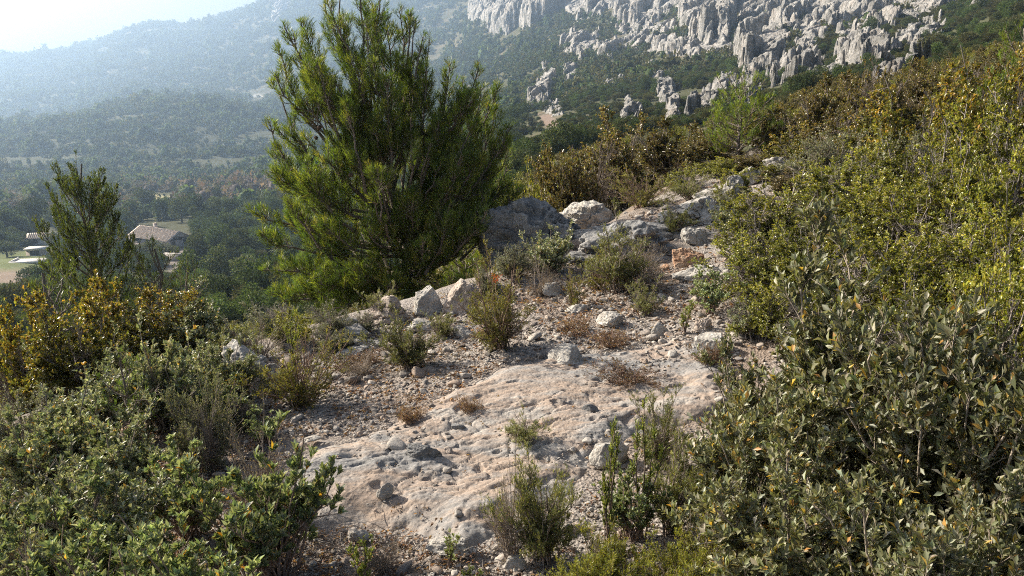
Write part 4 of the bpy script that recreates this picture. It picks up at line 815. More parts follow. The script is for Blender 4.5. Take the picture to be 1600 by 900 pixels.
for (k, px, py, w, h, lab) in [
 ('rosemary', 600, 478, 90, 60, 'green plant behind the left rounded rim boulder'), ('grey', 520, 505, 90, 60, 'grey plant behind the low flat rim rock'), ('box', 455, 515, 100, 60, 'yellow-green plant on the rim left of the low flat rim rock'),
 ('dry', 400, 535, 120, 60, 'dry twigs on the rim above the large pale left rim rock'), ('rosemary', 665, 450, 80, 50, 'green plant behind the middle rim boulder'), ('rosemary', 340, 560, 110, 80, 'green plant at the left end of the rim'), ('grey', 560, 495, 80, 40, 'low grey plant between flat rim rock and left rounded boulder'),
 ('dry', 720, 430, 100, 60, 'dry twigs behind the right rim boulder'), ('silver', 1135, 350, 70, 60, 'small green bush squeezed against the overhanging yellow-green bush'), ('rosemary', 1080, 300, 70, 44, 'low green plant on top of the crumbly boulder'), ('box', 1145, 300, 90, 60, 'yellow-green plant right of the crumbly boulder')]:
    grow(k, px, py, w, h, lab)
jr = [o for o in COL.objects if o.get('label', '').startswith('rounded juniper with a few red')][0]
_r = np.random.default_rng(2); _n = 110; _c = np.array([-.02, -.14, .47]); _m = MB(); _V, _Q = diamonds(_c + _r.normal(0, .014, (_n, 3)), _r.normal(0, 1, (_n, 3)), _r.normal(0, 1, (_n, 3)), np.full(_n, .015), np.full(_n, .004)); _m.add(_V, None, _Q, (.40, .07, .03)); link('red_sprigs', _m.mesh('red_sprigs', M['leaf']), jr); jr.rotation_euler[2] = 0
# fore middle
grow('rosemary', 815, 668, 88, 52, 'small green cushion on the slab between dark oval rock and fore sprigs', v=0)
grow('rosemary', 848, 835, 160, 200, 'slender green bush in front of the slab, centre of the foreground', v=1)
grow('dry', 800, 840, 90, 200, 'thin leafless twigs on the left side of the centre foreground bush', v=0)
grow('sprigbush', 948, 818, 80, 262, 'tall thin leafy stem standing before the upper slab, tallest in the foreground', v=2, lean=-.03)
grow('sprigbush', 1005, 800, 90, 210, 'second tall leafy stem, just right of the tallest foreground stem', v=1)
grow('rosemary', 1050, 790, 150, 190, 'dense green bush between the tall stems and the grey-leaved bush', v=0)
grow('rosemary', 1030, 700, 110, 110, 'grey-green bush behind the second tall leafy stem', v=2)
grow('cistus', 985, 800, 110, 110, 'pale green leafy bush at the foot of the tall foreground stems', v=1)
grow('yellowbroom', 950, 915, 210, 135, 'bright yellow-green cushion at the bottom edge, left one of two', v=0)
grow('yellowbroom', 1080, 905, 200, 130, 'bright yellow-green cushion at the bottom edge, right one of two', v=1)
grow('dry', 1120, 890, 170, 170, 'dry dark twigs at the lower left of the grey-leaved bush', v=1)
grow('sprigbush', 565, 905, 70, 150, 'thin sprig on the gravel right of the rockrose bushes', v=0)
grow('sprigbush', 700, 850, 60, 60, 'short spiky sprig at the lower edge of the slab', v=1)
grow('sprigbush', 655, 905, 50, 60, 'little green sprig at the bottom edge below the slab', v=2)
grow('sprigbush', 740, 900, 54, 86, 'narrow green sprig at the bottom edge, next to pinkish stones', v=0)
grow('dry', 600, 850, 110, 70, 'dry twigs lying at the lower left corner of the slab', v=0)
# fore left
CI = 'rockrose bushes in the lower left'
for (px, py, r, w, h, lab) in [
 (425, 860, 2.5, 230, 240, 'rockrose bush nearest the slab, with bright green rosettes'),
 (330, 930, 2.15, 250, 260, 'rockrose bush with yellow leaf at its top, left of the one nearest the slab'),
 (480, 960, 2.0, 150, 150, 'rockrose bush at the very bottom, below the one nearest the slab'),
 (225, 940, 2.3, 220, 230, 'rockrose bush at the bottom, third from the slab'),
 (330, 640, None, 130, 100, 'low rockrose beside the dark hollow under the sapling'),
 (410, 665, None, 70, 50, 'tiny rockrose on the gravel left of the slab')]:
    grow('cistus', px, py, w, h, lab, r=r)
for (k, px, py, r, w, h, lab) in [
 ('cistus', 130, 950, 2.3, 260, 230, 'green leafy rockrose filling the bottom left corner'),
 ('silver', 180, 860, 2.7, 230, 190, 'silvery leafy bush above the bottom left corner'),
 ('silver', 60, 800, 2.9, 230, 190, 'silvery leafy bush at the left edge, low down'),
 ('yellowbroom', 60, 960, 2.0, 170, 110, 'yellowish tuft in the bottom left corner'),
 ('dry', 30, 900, 2.3, 260, 200, 'dark tangled twigs at the bottom left edge'),
 ('dry', 420, 780, None, 160, 150, 'leafless dark twigs behind the rockrose nearest the slab'),
 ('silver', 185, 715, 3.4, 190, 150, 'deep green leafy bush under the pine sapling'),
 ('grey', 320, 700, None, 130, 155, 'small-leaved dark bush at the left edge of the gravel'),
 ('silver', 250, 640, 4.0, 170, 170, 'grey-green bush around the foot of the pine sapling'),
 ('silver', 60, 700, 3.6, 210, 165, 'silvery leafy bush at the left edge, below the rusty bushes'),
 ('silver', 130, 640, 4.0, 200, 120, 'dark green bush with silvery tips between sapling and left edge'),
 ('grey', 20, 640, 4.0, 190, 120, 'grey-green bush at the left edge under the rusty bushes'),
 ('silver', 320, 590, 5.0, 150, 105, 'grey bush between the rusty bushes and the large pale rim rock'),
 ('box', 375, 560, 6.8, 150, 100, 'low yellow-green bush behind the large pale rim rock'),
 ('orange', 305, 570, 6.4, 120, 100, 'small rusty bush on the slope behind the grey bush'),
 ('grey', 420, 540, 7.0, 120, 90, 'grey bush just left of the upright juniper, beyond the rim'),
 ('box', 340, 560, 9.0, 170, 100, 'green bush lower down the slope left of the big pine'),
 ('rosemary', 540, 480, 6.8, 110, 60, 'green bush under the lowest branches of the big pine, left side'),
 ('juniper', 720, 440, 7.4, 90, 70, 'dark bush under the right side of the big pine'),
 ('cistus', 120, 800, 2.6, 220, 190, 'bright leafy rockrose in the lower left, behind the corner bush'),
 ('cistus', 285, 780, 2.9, 180, 150, 'green rockrose before the dark hollow in the lower left'),
 ('silver', 30, 760, 2.9, 200, 170, 'silvery bush at the left edge behind the leafy rockrose'),
 ('cistus', 130, 700, 3.5, 170, 140, 'leafy rockrose left of the pine sapling'),
 ('silver', 355, 640, 4.1, 120, 110, 'silvery green bush at the foot of the large pale left rim rock'),
 ('box', 60, 600, 5.8, 210, 140, 'green bush between the rusty bushes at the left edge'),
 ('box', 200, 600, 5.8, 190, 140, 'green bush behind and between the rusty-topped bushes'),
 ('orange', 400, 520, 7.6, 120, 80, 'rusty bush beyond the rim left of the upright juniper'),
 ('box', 470, 500, 7.4, 120, 90, 'yellow-green bush below the lowest left branches of the big pine'),
]:
    grow(k, px, py, w, h, lab, r=r)
for (k, px, py, w, h, lab) in [
 ('grey', 520, 520, 90, 45, 'low grey plant at the right foot of the low flat rim rock'), ('rosemary', 690, 505, 70, 50, 'small green plant between low spreading bush and red-sprigged juniper'),
 ('dry', 560, 560, 80, 30, 'dry twigs on reddish litter left of the low spreading bush'), ('grey', 800, 420, 90, 60, 'grey-green bush under the left end of the dark shadowed boulder'),
 ('grey', 760, 445, 70, 50, 'grey plant behind the red-sprigged juniper'), ('dry', 1000, 440, 120, 60, 'tangled dry twigs below the boulder row'), ('rosemary', 1010, 470, 70, 50, 'green plant at the right foot of the twiggy bush below the boulders'),
 ('silver', 1160, 500, 70, 60, 'small leafy plant at the tip of the grey-leaved clump'), ('grey', 430, 520, 110, 60, 'grey plant behind the upright left juniper'), ('grey', 380, 640, 90, 60, 'small grey plant on the gravel below the large pale left rim rock'),
 ('redheath', 560, 545, 90, 22, 'reddish mat on the litter left of the low spreading bush'), ('redheath', 900, 500, 80, 22, 'reddish mat in the gravel hollow, left one'), ('redheath', 960, 515, 90, 22, 'reddish mat in the gravel hollow, right one'), ('redheath', 760, 505, 60, 22, 'reddish mat at the right foot of the red-sprigged juniper')]:
    grow(k, px, py, w, h, lab)
# right side: the big grey-leaved bush is several plants
for (px, r, w, h, lab) in [
 (1165, 3.0, 230, 235, 'grey-leaved bush reaching farthest left along the slab edge'),
 (1330, 2.9, 420, 430, 'grey-leaved bush with the highest twig, top of the right foreground clump'),
 (1200, 2.5, 330, 330, 'grey-leaved bush next to the clearing, with a few yellow leaves'),
 (1480, 2.5, 420, 420, 'grey-leaved bush at the right edge, upper one'),
 (1270, 2.05, 400, 360, 'grey-leaved bush at the bottom, middle of the right foreground clump'),
 (1440, 1.95, 420, 400, 'grey-leaved bush at the bottom, right of the middle one'),
 (1590, 1.9, 420, 420, 'grey-leaved bush in the bottom right corner'),
 (1180, 2.15, 230, 220, 'low grey-leaved bush at the clearing edge near the bottom'),
 (1620, 2.6, 380, 420, 'grey-leaved bush cut by the right edge, behind the corner one')]:
    grow('felt', px, 800, w, h, lab, r=r)
def top_grow(k, px, r, w, ytop, lab, v=None):
    P = stand(px, 400, r); g = project(*P)[1]; grow(k, px, 400, w, max(g - ytop, 30), lab, r=r, v=v)
for (k, px, r, w, yt, lab) in [
 ('box', 1210, 6.3, 250, 262, 'yellow-green bush overhanging the rust-orange boulder'),
 ('box', 1185, 5.4, 200, 352, 'yellow-green bush low beside the pinkish rock'),
 ('box', 1270, 5.2, 240, 330, 'yellow-green bush just left of the highest grey-leaved twig'),
 ('box', 1310, 7.2, 270, 218, 'yellow-green bush with bare grey twigs on its shaded side'),
 ('box', 1415, 5.8, 270, 262, 'yellow-green bush right behind the highest grey-leaved twig'),
 ('box', 1540, 5.0, 260, 290, 'yellow-green bush at the right edge, middle height'),
 ('box', 1470, 3.9, 300, 400, 'dark green small-leaved bush right behind the grey-leaved bushes'),
 ('box', 1600, 3.6, 290, 350, 'dark green small-leaved bush at the right edge behind the grey-leaved bushes'),
 ('box', 1590, 5.4, 260, 190, 'yellow-green bush at the right edge, upper one'),
 ('box', 1490, 6.0, 260, 180, 'yellow-green bush right under the orange-leaved ones'),
 ('grey', 1390, 7.4, 200, 205, 'bare grey twiggy bush among the yellow-green bushes'),
 ('grey', 1290, 8.6, 180, 205, 'grey twiggy bush right of the farthest flat outcrop'),
 ('orange', 1400, 8.2, 220, 128, 'orange-tinged bush above the bare grey twiggy bush'),
 ('orange', 1510, 7.4, 230, 92, 'orange-leaved bush at the upper right, below the bright pine'),
 ('orange', 1620, 6.4, 260, 92, 'orange-leaved bush cut by the right edge, upper right'),
 ('orange', 1455, 11.0, 170, 105, 'orange-leaved bush on the upper right skyline of the near slope'),
 ('orange', 1570, 9.0, 200, 62, 'orange-leaved bush farthest up in the right corner'),
 ('brown', 1345, 11.0, 130, 82, 'dark brown bush standing tall against the pale rocks'),
 ('brown', 1275, 10.5, 170, 125, 'brown bush left of the dark brown one against the pale rocks'),
 ('brown', 1400, 13, 130, 100, 'brown bush on the rise below the upright stone stack'),
 ('brown', 905, 11.0, 150, 190, 'brown bush right behind the pale peaked boulder'),
 ('brown', 1040, 11.0, 170, 190, 'brown bush above the right end of the boulder row'),
 ('brown', 970, 12.5, 190, 178, 'olive brown bush, tallest of the group behind the boulder row'),
 ('brown', 862, 10.8, 110, 272, 'rusty brown low bush between the big pine and the pale peaked boulder'),
 ('brown', 1110, 11.5, 150, 205, 'brown bush at the foot of the bright green pine sapling'),
 ('brown', 1205, 11.5, 160, 160, 'brown bush right of the bright green pine sapling'),
 ('orange', 1228, 10.2, 130, 195, 'rusty bush above the farthest flat outcrop'),
 ('box', 1118, 10.2, 110, 240, 'low yellow-green bush left of the farthest flat outcrop'),
 ('box', 1065, 9.6, 110, 255, 'yellow-green low bush right of the dark round one on the boulder row'),
 ('box', 850, 13.0, 100, 258, 'green bush on the slope right of the big pine'),
 ('brown', 1300, 14, 150, 118, 'brown bush below the large rounded pale slab'),
 ('box', 1165, 8.2, 130, 292, 'yellow-green bush in front of the broken ledge rock'),
 ('brown', 1235, 8.8, 130, 258, 'brown bush at the near side of the farthest flat outcrop'),
 ('grey', 1120, 8.4, 90, 318, 'grey plant at the right end of the long low ledge'),
 ('box', 1210, 9.6, 120, 262, 'low yellow-green bush hiding the left part of the farthest flat outcrop'),
 ('brown', 1160, 10.4, 120, 230, 'brown bush between pine sapling and farthest flat outcrop'),
 ('box', 1340, 6.3, 260, 265, 'yellow-green bush with a dark hollow at its left side'),
 ('box', 1200, 4.6, 180, 430, 'low sparse yellow-green bush between pinkish rock and grey-leaved bushes'),
 ('box', 1310, 4.5, 240, 400, 'yellow-green bush directly behind the top of the grey-leaved clump'),
 ('box', 1400, 4.9, 260, 345, 'yellow-green bush to the right of the highest twig, lower one'),
 ('box', 1500, 5.6, 250, 270, 'yellow-green bush between the right edge and the highest twig'),
 ('box', 1600, 4.5, 240, 300, 'dark yellow-green bush at the right edge above the grey-leaved ones'),
 ('box', 1420, 6.8, 240, 195, 'yellow-green bush beside the bare grey twiggy bush'),
 ('box', 1560, 6.4, 250, 150, 'yellow-green bush at the right edge just under the orange leaves'),
 ('orange', 20, 5.2, 230, 442, 'rusty bush at the left edge'),
 ('orange', 160, 5.3, 200, 418, 'tallest rusty-topped bush in the left group'),
 ('orange', 255, 5.0, 200, 440, 'rusty-topped bush right of the tallest one in the left group'),
 ('orange', 90, 4.8, 200, 462, 'rusty bush just in front of the tallest one in the left group'),
 ('silver', 200, 4.3, 150, 520, 'silvery bush in front of the rusty-topped bushes'),
 ('silver', 290, 4.4, 130, 528, 'silvery green bush behind the pine sapling'),
 ('orange', 1350, 9.4, 190, 150, 'rusty bush below the dark brown bush by the pale rocks'),
 ('brown', 1310, 9.6, 170, 165, 'brown bush over the grey twiggy bush near the farthest outcrop'),
 ('brown', 1460, 12.5, 150, 92, 'brown bush at the left foot of the upper orange-leaved bush'),
]:
    top_grow(k, px, r, w, yt, lab)
# smaller pines -----------------------------------------------------
pB = small_pine(21, 6.2, 3.9, .014, 84, [(.105,.13,.04), (.15,.17,.05), (.075,.10,.034)], .03, 20, 14, .08, .36)
pine_at(150, 460, 19, project(*stand(150, 460, 19))[1] - 243, pB, 6.2, 'open dark pine tree rising above the rusty bushes at the left', 1.0, .66)
pC = small_pine(22, 2.0, 1.0, .006, 26, [(.085,.11,.035), (.12,.145,.045), (.06,.08,.03)], .1, 16, 16, .07, .22)
pine_at(245, 480, 18, project(*stand(245, 480, 18))[1] - 372, pC, 2.0, 'short pine just right of the open dark pine', 0, .9)
pine_at(300, 485, 22, project(*stand(300, 485, 22))[1] - 400, pC, 2.0, 'small pine second to the right of the open dark pine', 2.0, .9)
pine_at(90, 485, 17, project(*stand(90, 485, 17))[1] - 404, pC, 2.0, 'low pine leaning at the left foot of the open dark pine', 4.0, 1.1)
pD = small_pine(23, 1.3, .9, .0045, 16, [(.11,.17,.04), (.15,.21,.05), (.08,.12,.03)], .3, 14, 30, .06, .17)
pine_at(205, 680, 3.7, 180, pD, 1.3, 'young pine sapling among grey bushes in the left foreground', .5, .8, name='pine_sapling')
pE = small_pine(24, 1.8, 1.9, .007, 34, [(.13,.18,.03), (.18,.22,.035), (.10,.14,.03)], .02, 20, 24, .07, .26)
pine_at(1140, 400, 11.2, 135, pE, 1.8, 'bright green pine sapling before the slanting rock blade', 1.5, .95, name='pine_sapling')
pine_at(1580, 400, 10.2, 215, pE, 1.8, 'bright green pine in the top right corner', 3.1, .8)
pine_at(730, 430, 10.0, 150, pE, 1.8, 'young green pine on the slope right behind the big pine', 2.2, 1.0, name='pine_sapling')

# valley trees ------------------------------------------------------
def crown_mb(seed, lobes, n, size, cols, jit=.15, lump=True):
    """leafy clumps spread through overlapping lobes (centre, radii)"""
    rng = np.random.default_rng(seed); mb = MB(); vol = np.array([np.prod(l[1]) ** .67 for l in lobes]); vol /= vol.sum()
    for (c, rd), f in zip(lobes, vol):
        k = int(n * f); d = nrm(rng.normal(size=(k, 3))); rr = rng.uniform(.45, 1.05, k) ** .6 * (1 + .22 * n3(d[:, 0] * 2.3 + seed, d[:, 1] * 2.3, d[:, 2] * 2.3 + c[0], seed)); P = np.array(c) + d * np.array(rd) * rr[:, None]
        D = nrm(d + rng.normal(0, .7, d.shape) + [0, 0, .4]); L = size * rng.uniform(.6, 1.3, k); V, Q = diamonds(P, D, rng.normal(size=(k, 3)), L, L * .8)
        mb.add(V, None, Q, np.repeat(pal(rng, k, cols, [1] * len(cols), jit), 4, 0))
    return mb
GR = [(.062,.082,.034), (.08,.10,.042), (.046,.062,.028), (.095,.105,.052)]
DK = [(.045,.065,.027), (.06,.082,.034), (.036,.052,.024)]
BR = [(.15,.12,.10), (.12,.10,.09), (.17,.13,.11)]
PN = [(.078,.112,.038), (.10,.135,.048), (.056,.085,.032)]
def lobes_round(seed, w, h, k=9, zc=.62):
    r = np.random.default_rng(seed); out = [((0, 0, h * zc), (w * .3, w * .3, h * .30))]
    for i in range(k):
        a = i * 2.4 + r.normal(0, .3); z = h * (zc + r.uniform(-.28, .24)); q = w * .30 * r.uniform(.6, 1.05); s = w * r.uniform(.15, .25)
        out.append(((math.cos(a) * q, math.sin(a) * q, z), (s, s, s * .85)))
    return out
def valley_tree(seed, form, w, h, cols, n=2600, size=.34):
    tr = MB(); hh = h * .5; V, Q = tubes(np.array([[0, 0, -.6], [0, 0, h * .22]]), np.array([[0, 0, h * .22], [0, 0, h * .55]]), np.array([.045, .032]) * h, np.array([.032, .018]) * h, 7); tr.add(V, None, Q, (.13, .11, .09))
    r = np.random.default_rng(seed); A = np.repeat([[0, 0, h * .3]], 7, 0); ang = np.arange(7) * .9; B = np.stack([np.cos(ang) * w * .28, np.sin(ang) * w * .28, h * r.uniform(.5, .75, 7)], 1); V, Q = tubes(A, B, np.full(7, .016 * h), np.full(7, .006 * h), 5); tr.add(V, None, Q, (.13, .11, .09))
    if form == 'round': lb = lobes_round(seed, w, h)
    elif form == 'cone': lb = [((r.normal(0, .05) * w, r.normal(0, .05) * w, h * t), (w * .5 * (1 - t) ** .7 + .1 * w, w * .5 * (1 - t) ** .7 + .1 * w, h * .13)) for t in np.linspace(.18, .92, 7)]
    elif form == 'column': lb = [((0, 0, h * t), (w * .5 * math.sin(math.pi * (t * .8 + .14)) ** .5, w * .5 * math.sin(math.pi * (t * .8 + .14)) ** .5, h * .11)) for t in np.linspace(.08, .93, 9)]
    else: lb = [((math.cos(a) * w * .28, math.sin(a) * w * .28, h * (.78 + .05 * math.sin(a * 3))), (w * .24, w * .24, h * .16)) for a in np.arange(6) * 1.05] + [((0, 0, h * .85), (w * .3, w * .3, h * .14))]
    if form == 'bare':
        pass
    return {'trunk': tr.mesh('trunk', M['bark']), 'crown': crown_mb(seed, lb, n, size, cols).mesh('crown', M['far_leaf'])}
VT = {'oak': [valley_tree(1, 'round', 6, 6, DK), valley_tree(2, 'round', 7, 6, GR)], 'pine': [valley_tree(3, 'cone', 5.5, 7, PN), valley_tree(4, 'cone', 5, 7, GR)], 'cypress': [valley_tree(5, 'column', 1.6, 9, DK, 1500, .25)],
      'umbrella': [valley_tree(6, 'umbrella', 9, 9, DK)], 'olive': [valley_tree(7, 'round', 5.5, 5, [(.11,.125,.085), (.14,.15,.11), (.085,.095,.06)])], 'bare': [valley_tree(8, 'round', 6, 6, BR, 1500, .22)]}
DIM = {'oak': (6.4, 6), 'pine': (5.5, 7), 'cypress': (1.6, 9), 'umbrella': (9, 9), 'olive': (5.6, 5), 'bare': (6.2, 6)}
NM = {'oak': 'evergreen_oak', 'pine': 'valley_pine', 'cypress': 'cypress_tree', 'umbrella': 'umbrella_pine', 'olive': 'olive_tree', 'bare': 'bare_tree'}
VTREES = [ # kind, column, foot row, width, height, label
 ('umbrella',58,372,46,70,'broad dark umbrella pine standing behind the cypress by the white walls'),
 ('cypress',61,373,14,52,'slim dark cypress among the valley houses'),
 ('oak',20,370,60,50,'dark oak left of the cypress'), ('oak',85,352,44,34,'dark oak right of the umbrella pine'), ('bare',30,330,56,30,'bare greyish tree behind the dark oak at the left edge'),
 ('oak',232,330,36,40,'dark oak in front of the dry yellow field'), ('oak',258,340,40,36,'dark oak just behind the farmhouse roof, left one'), ('oak',284,344,42,42,'dark oak just behind the farmhouse roof, right one'),
 ('oak',305,345,36,46,'dark tree behind the gable end of the farmhouse'), ('pine',341,322,26,34,'pointed dark pine beyond the small far roofs'),
 ('olive',225,398,60,26,'grey-green olive tree in front of the farmhouse wall'), ('olive',258,402,50,24,'grey-green olive tree before the farmhouse gable'), ('oak',205,350,34,40,'dark oak at the left end of the farmhouse'),
 ('pine',312,410,50,58,'bluish pine right of the farmhouse, lower one'), ('pine',338,395,46,50,'bluish pine right of the farmhouse, upper one'), ('oak',372,408,56,52,'grey-green oak left of the big pine lower branches'),
 ('oak',365,345,48,36,'rounded oak on the far side of the small roofs'), ('oak',398,352,48,44,'rounded oak above the left arm of the big pine'), ('oak',350,360,42,30,'low oak between the small roofs and the bluish pines'),
 ('oak',425,340,44,40,'rounded oak touching the left outline of the big pine'), ('pine',300,450,56,62,'green pine on the slope below the farmhouse terrace'), ('pine',345,440,60,58,'green pine on the slope, centre of the lower wood'),
 ('olive',388,445,60,46,'grey-green bushy tree just left of the lowest pine branches'), ('oak',330,482,66,44,'round bushy oak on the slope behind the rusty bush'), ('pine',395,488,60,52,'young green pine on the slope left of the rim'),
 ('olive',272,470,50,44,'grey-green bushy tree beside the shaded terrace'), ('bare',25,462,80,34,'greyish leafless thicket tree under the green field'), ('oak',10,395,40,26,'dark tree at the left edge above the green field'),
 ('olive',100,382,56,26,'olive tree among the white walls'), ('oak',125,352,44,30,'dark oak behind the open dark pine, left side'), ('oak',420,392,44,44,'oak behind the left arm of the big pine'), ('bare',385,300,60,22,'bare reddish tree at the foot of the far wood, right one'), ('bare',215,296,46,20,'bare reddish tree at the foot of the far wood, left one'),
 ('olive',180,388,50,26,'olive tree behind the open dark pine'), ('oak',445,440,60,60,'oak on the slope behind the lowest branches of the big pine')]
for n_, (k, px, py, w, h, lab) in enumerate(VTREES):
    P = hit([px], [py])[0]; dep = depth_at(*P); V_ = VT[k][n_ % len(VT[k])]; dw, dh = DIM[k]; s1 = w * dep / F / dw; s2 = h * dep / F / dh
    place_parts(NM[k], V_, P, lab, 'tree', n_ * 1.7, (s1, s1, s2), 'trees in the valley around the farmhouse')
# houses in the valley ----------------------------------------------
M['render'] = plain_mat('wall_render', .9, 2, .12); M['tiles'] = plain_mat('roof_tiles', .85, 3, .25, .6)
def house(name, P, yaw, L, Wd, wall, ridge, wc, rc, lab, openings, chim=None, over=.35, flat=False):
    o = empty(name, P, yaw); tag(o, lab, 'house')
    mb = MB(); x, y = L / 2, Wd / 2; V = [(-x,-y,-1.5),(x,-y,-1.5),(x,y,-1.5),(-x,y,-1.5),(-x,-y,wall),(x,-y,wall),(x,y,wall),(-x,y,wall)]
    if flat: mb.add(V, None, [(0,1,5,4),(1,2,6,5),(2,3,7,6),(3,0,4,7),(4,5,6,7)], wc)
    else: V += [(-x,0,ridge),(x,0,ridge)]; mb.add(V, [(4,7,8),(6,5,9)], [(0,1,5,4),(1,2,6,5),(2,3,7,6),(3,0,4,7)], wc)
    link('wall', mb.mesh('wall', M['render']), o)
    rb = MB()
    if flat: rb.box((0, 0, wall + .18), (L + 2 * over, Wd + 2 * over, .3), rc)
    else:
        k = (ridge - wall) / y; e = over
        for sgn in (-1, 1):
            a = np.array([(-x - e, sgn * (y + e), wall - k * e), (x + e, sgn * (y + e), wall - k * e), (x + e, 0, ridge), (-x - e, 0, ridge)]); t = np.vstack([a + [0, 0, .05], a + [0, 0, .25]]); rb.add(t, None, [(0,3,2,1),(4,5,6,7),(0,1,5,4),(1,2,6,5),(2,3,7,6),(3,0,4,7)], rc)
            n_ = int(L / .5)
            for i_ in range(n_): xx = -x + (i_ + .5) * L / n_; q = np.array([(xx, sgn * (y + e) , wall - k * e + .27), (xx, sgn * .1, ridge + .22)]); Vt, Qt = tubes(q[:1], q[1:], np.array([.11]), np.array([.11]), 5); rb.add(Vt, None, Qt, np.array(rc) * (.9 + .2 * ((i_ * 37) % 10) / 10))
    ro = link('roof', rb.mesh('roof', M['tiles']), o)
    if chim:
        c = MB(); c.box((chim[0], chim[1], ridge + .3), (.7, .7, 1.6), wc); c.box((chim[0], chim[1], ridge + 1.2), (.9, .9, .16), rc); link('chimney', c.mesh('chimney', M['render']), ro)
    for (kind_, face, u, zc, w, h) in openings:
        c = MB(); f = MB(); d = {'s': ((u, -y - .01, zc), (w, .12, h)), 'n': ((u, y + .01, zc), (w, .12, h)), 'e': ((x + .01, u, zc), (.12, w, h)), 'w': ((-x - .01, u, zc), (.12, w, h))}[face]
        c.box(d[0], d[1], (.05, .055, .065) if kind_ == 'window' else (.12, .09, .07)); wn = link(kind_, c.mesh(kind_, M['flat']), o)
        fr = .12; ax = 0 if face in 'sn' else 1
        for sg in (-1, 1):
            p1 = list(d[0]); p1[2] += sg * (h / 2 + fr / 2); dd = list(d[1]); dd[2] = fr; dd[ax] += 2 * fr; dd[1 - ax] = .2; f.box(p1, dd, (.5, .48, .46))
            p1 = list(d[0]); p1[ax] += sg * (w / 2 + fr / 2); dd = list(d[1]); dd[ax] = fr; dd[1 - ax] = .2; f.box(p1, dd, (.5, .48, .46))
        link('frame', f.mesh('frame', M['flat']), wn)
    return o
def ground_at(px, py): return hit([px], [py])[0]
Pf = ground_at(252, 380); k_ = depth_at(*Pf) / F
house('farmhouse', Pf + [0, 0, .2], R(-32), 98 * k_, 44 * k_, 14 * k_, 26 * k_, (.52, .47, .46), (.52, .44, .37), 'long low farmhouse with tan tiled roof and pale gable end', [('window', 'e', 1.5, 2.0, 1.6, 1.5), ('door', 'e', -2.3, 1.3, 1.3, 2.4), ('window', 's', -5, 2.0, 1.3, 1.3), ('window', 's', 0, 2.0, 1.3, 1.3), ('window', 's', 5, 2.0, 1.3, 1.3)], (-3, .8))
Pf = ground_at(80, 378)
house('white_house', Pf, R(12), 62 * k_, 22 * k_, 13 * k_, 19 * k_, (.75, .73, .70), (.5, .42, .35), 'white walled house half hidden by the slim cypress', [('window', 's', -3.5, 1.6, 1.2, 1.3), ('window', 's', 2.5, 1.6, 1.2, 1.3), ('door', 's', .2, 1.1, 1.1, 2.1)])
Pf = ground_at(58, 394)
house('pavilion', Pf, R(8), 24 * k_, 14 * k_, 10 * k_, 12 * k_, (.50, .42, .36), (.60, .57, .53), 'small flat-roofed pavilion beside the pale terrace', [('window', 's', 0, 1.0, 2.2, 1.2)], flat=True)
Pf = ground_at(50, 404); tb = MB(); tb.box((0, 0, .1), (44 * k_, 26 * k_, .5), (.50, .47, .44)); tb.box((0, -13 * k_, .45), (44 * k_, .25, .5), (.7, .67, .64)); tb.box((-22 * k_, 0, .45), (.25, 25 * k_, .5), (.7, .67, .64))
o = link('terrace', tb.mesh('terrace', M['render'])); o.location = Pf; o.rotation_euler = (0, 0, R(8)); tag(o, 'pale paved terrace in front of the flat-roofed pavilion', 'terrace')
for (px, py, w, lab) in [(325, 331, 16, 'tiny far roof among trees, the upper one of two'), (331, 342, 14, 'tiny far roof among trees, the lower one of two')]:
    Pf = ground_at(px, py); kk = depth_at(*Pf) / F; house('cottage', Pf, R(-10), w * kk, 9 * kk, 5 * kk, 7.5 * kk, (.55, .5, .47), (.62, .55, .5), lab, [('window', 's', 0, 1.1, 1.0, .9)])
Pf = ground_at(275, 402); wb = MB(); wb.box((0, 0, .6), (34 * k_, .6, 2.2), (.40, .36, .33)); wb.box((0, 0, 1.78), (34.6 * k_, .8, .15), (.5, .46, .43)); o = link('garden_wall', wb.mesh('garden_wall', M['render'])); o.location = Pf; o.rotation_euler = (0, 0, R(-12)); tag(o, 'low stone garden wall below the farmhouse gable', 'wall')
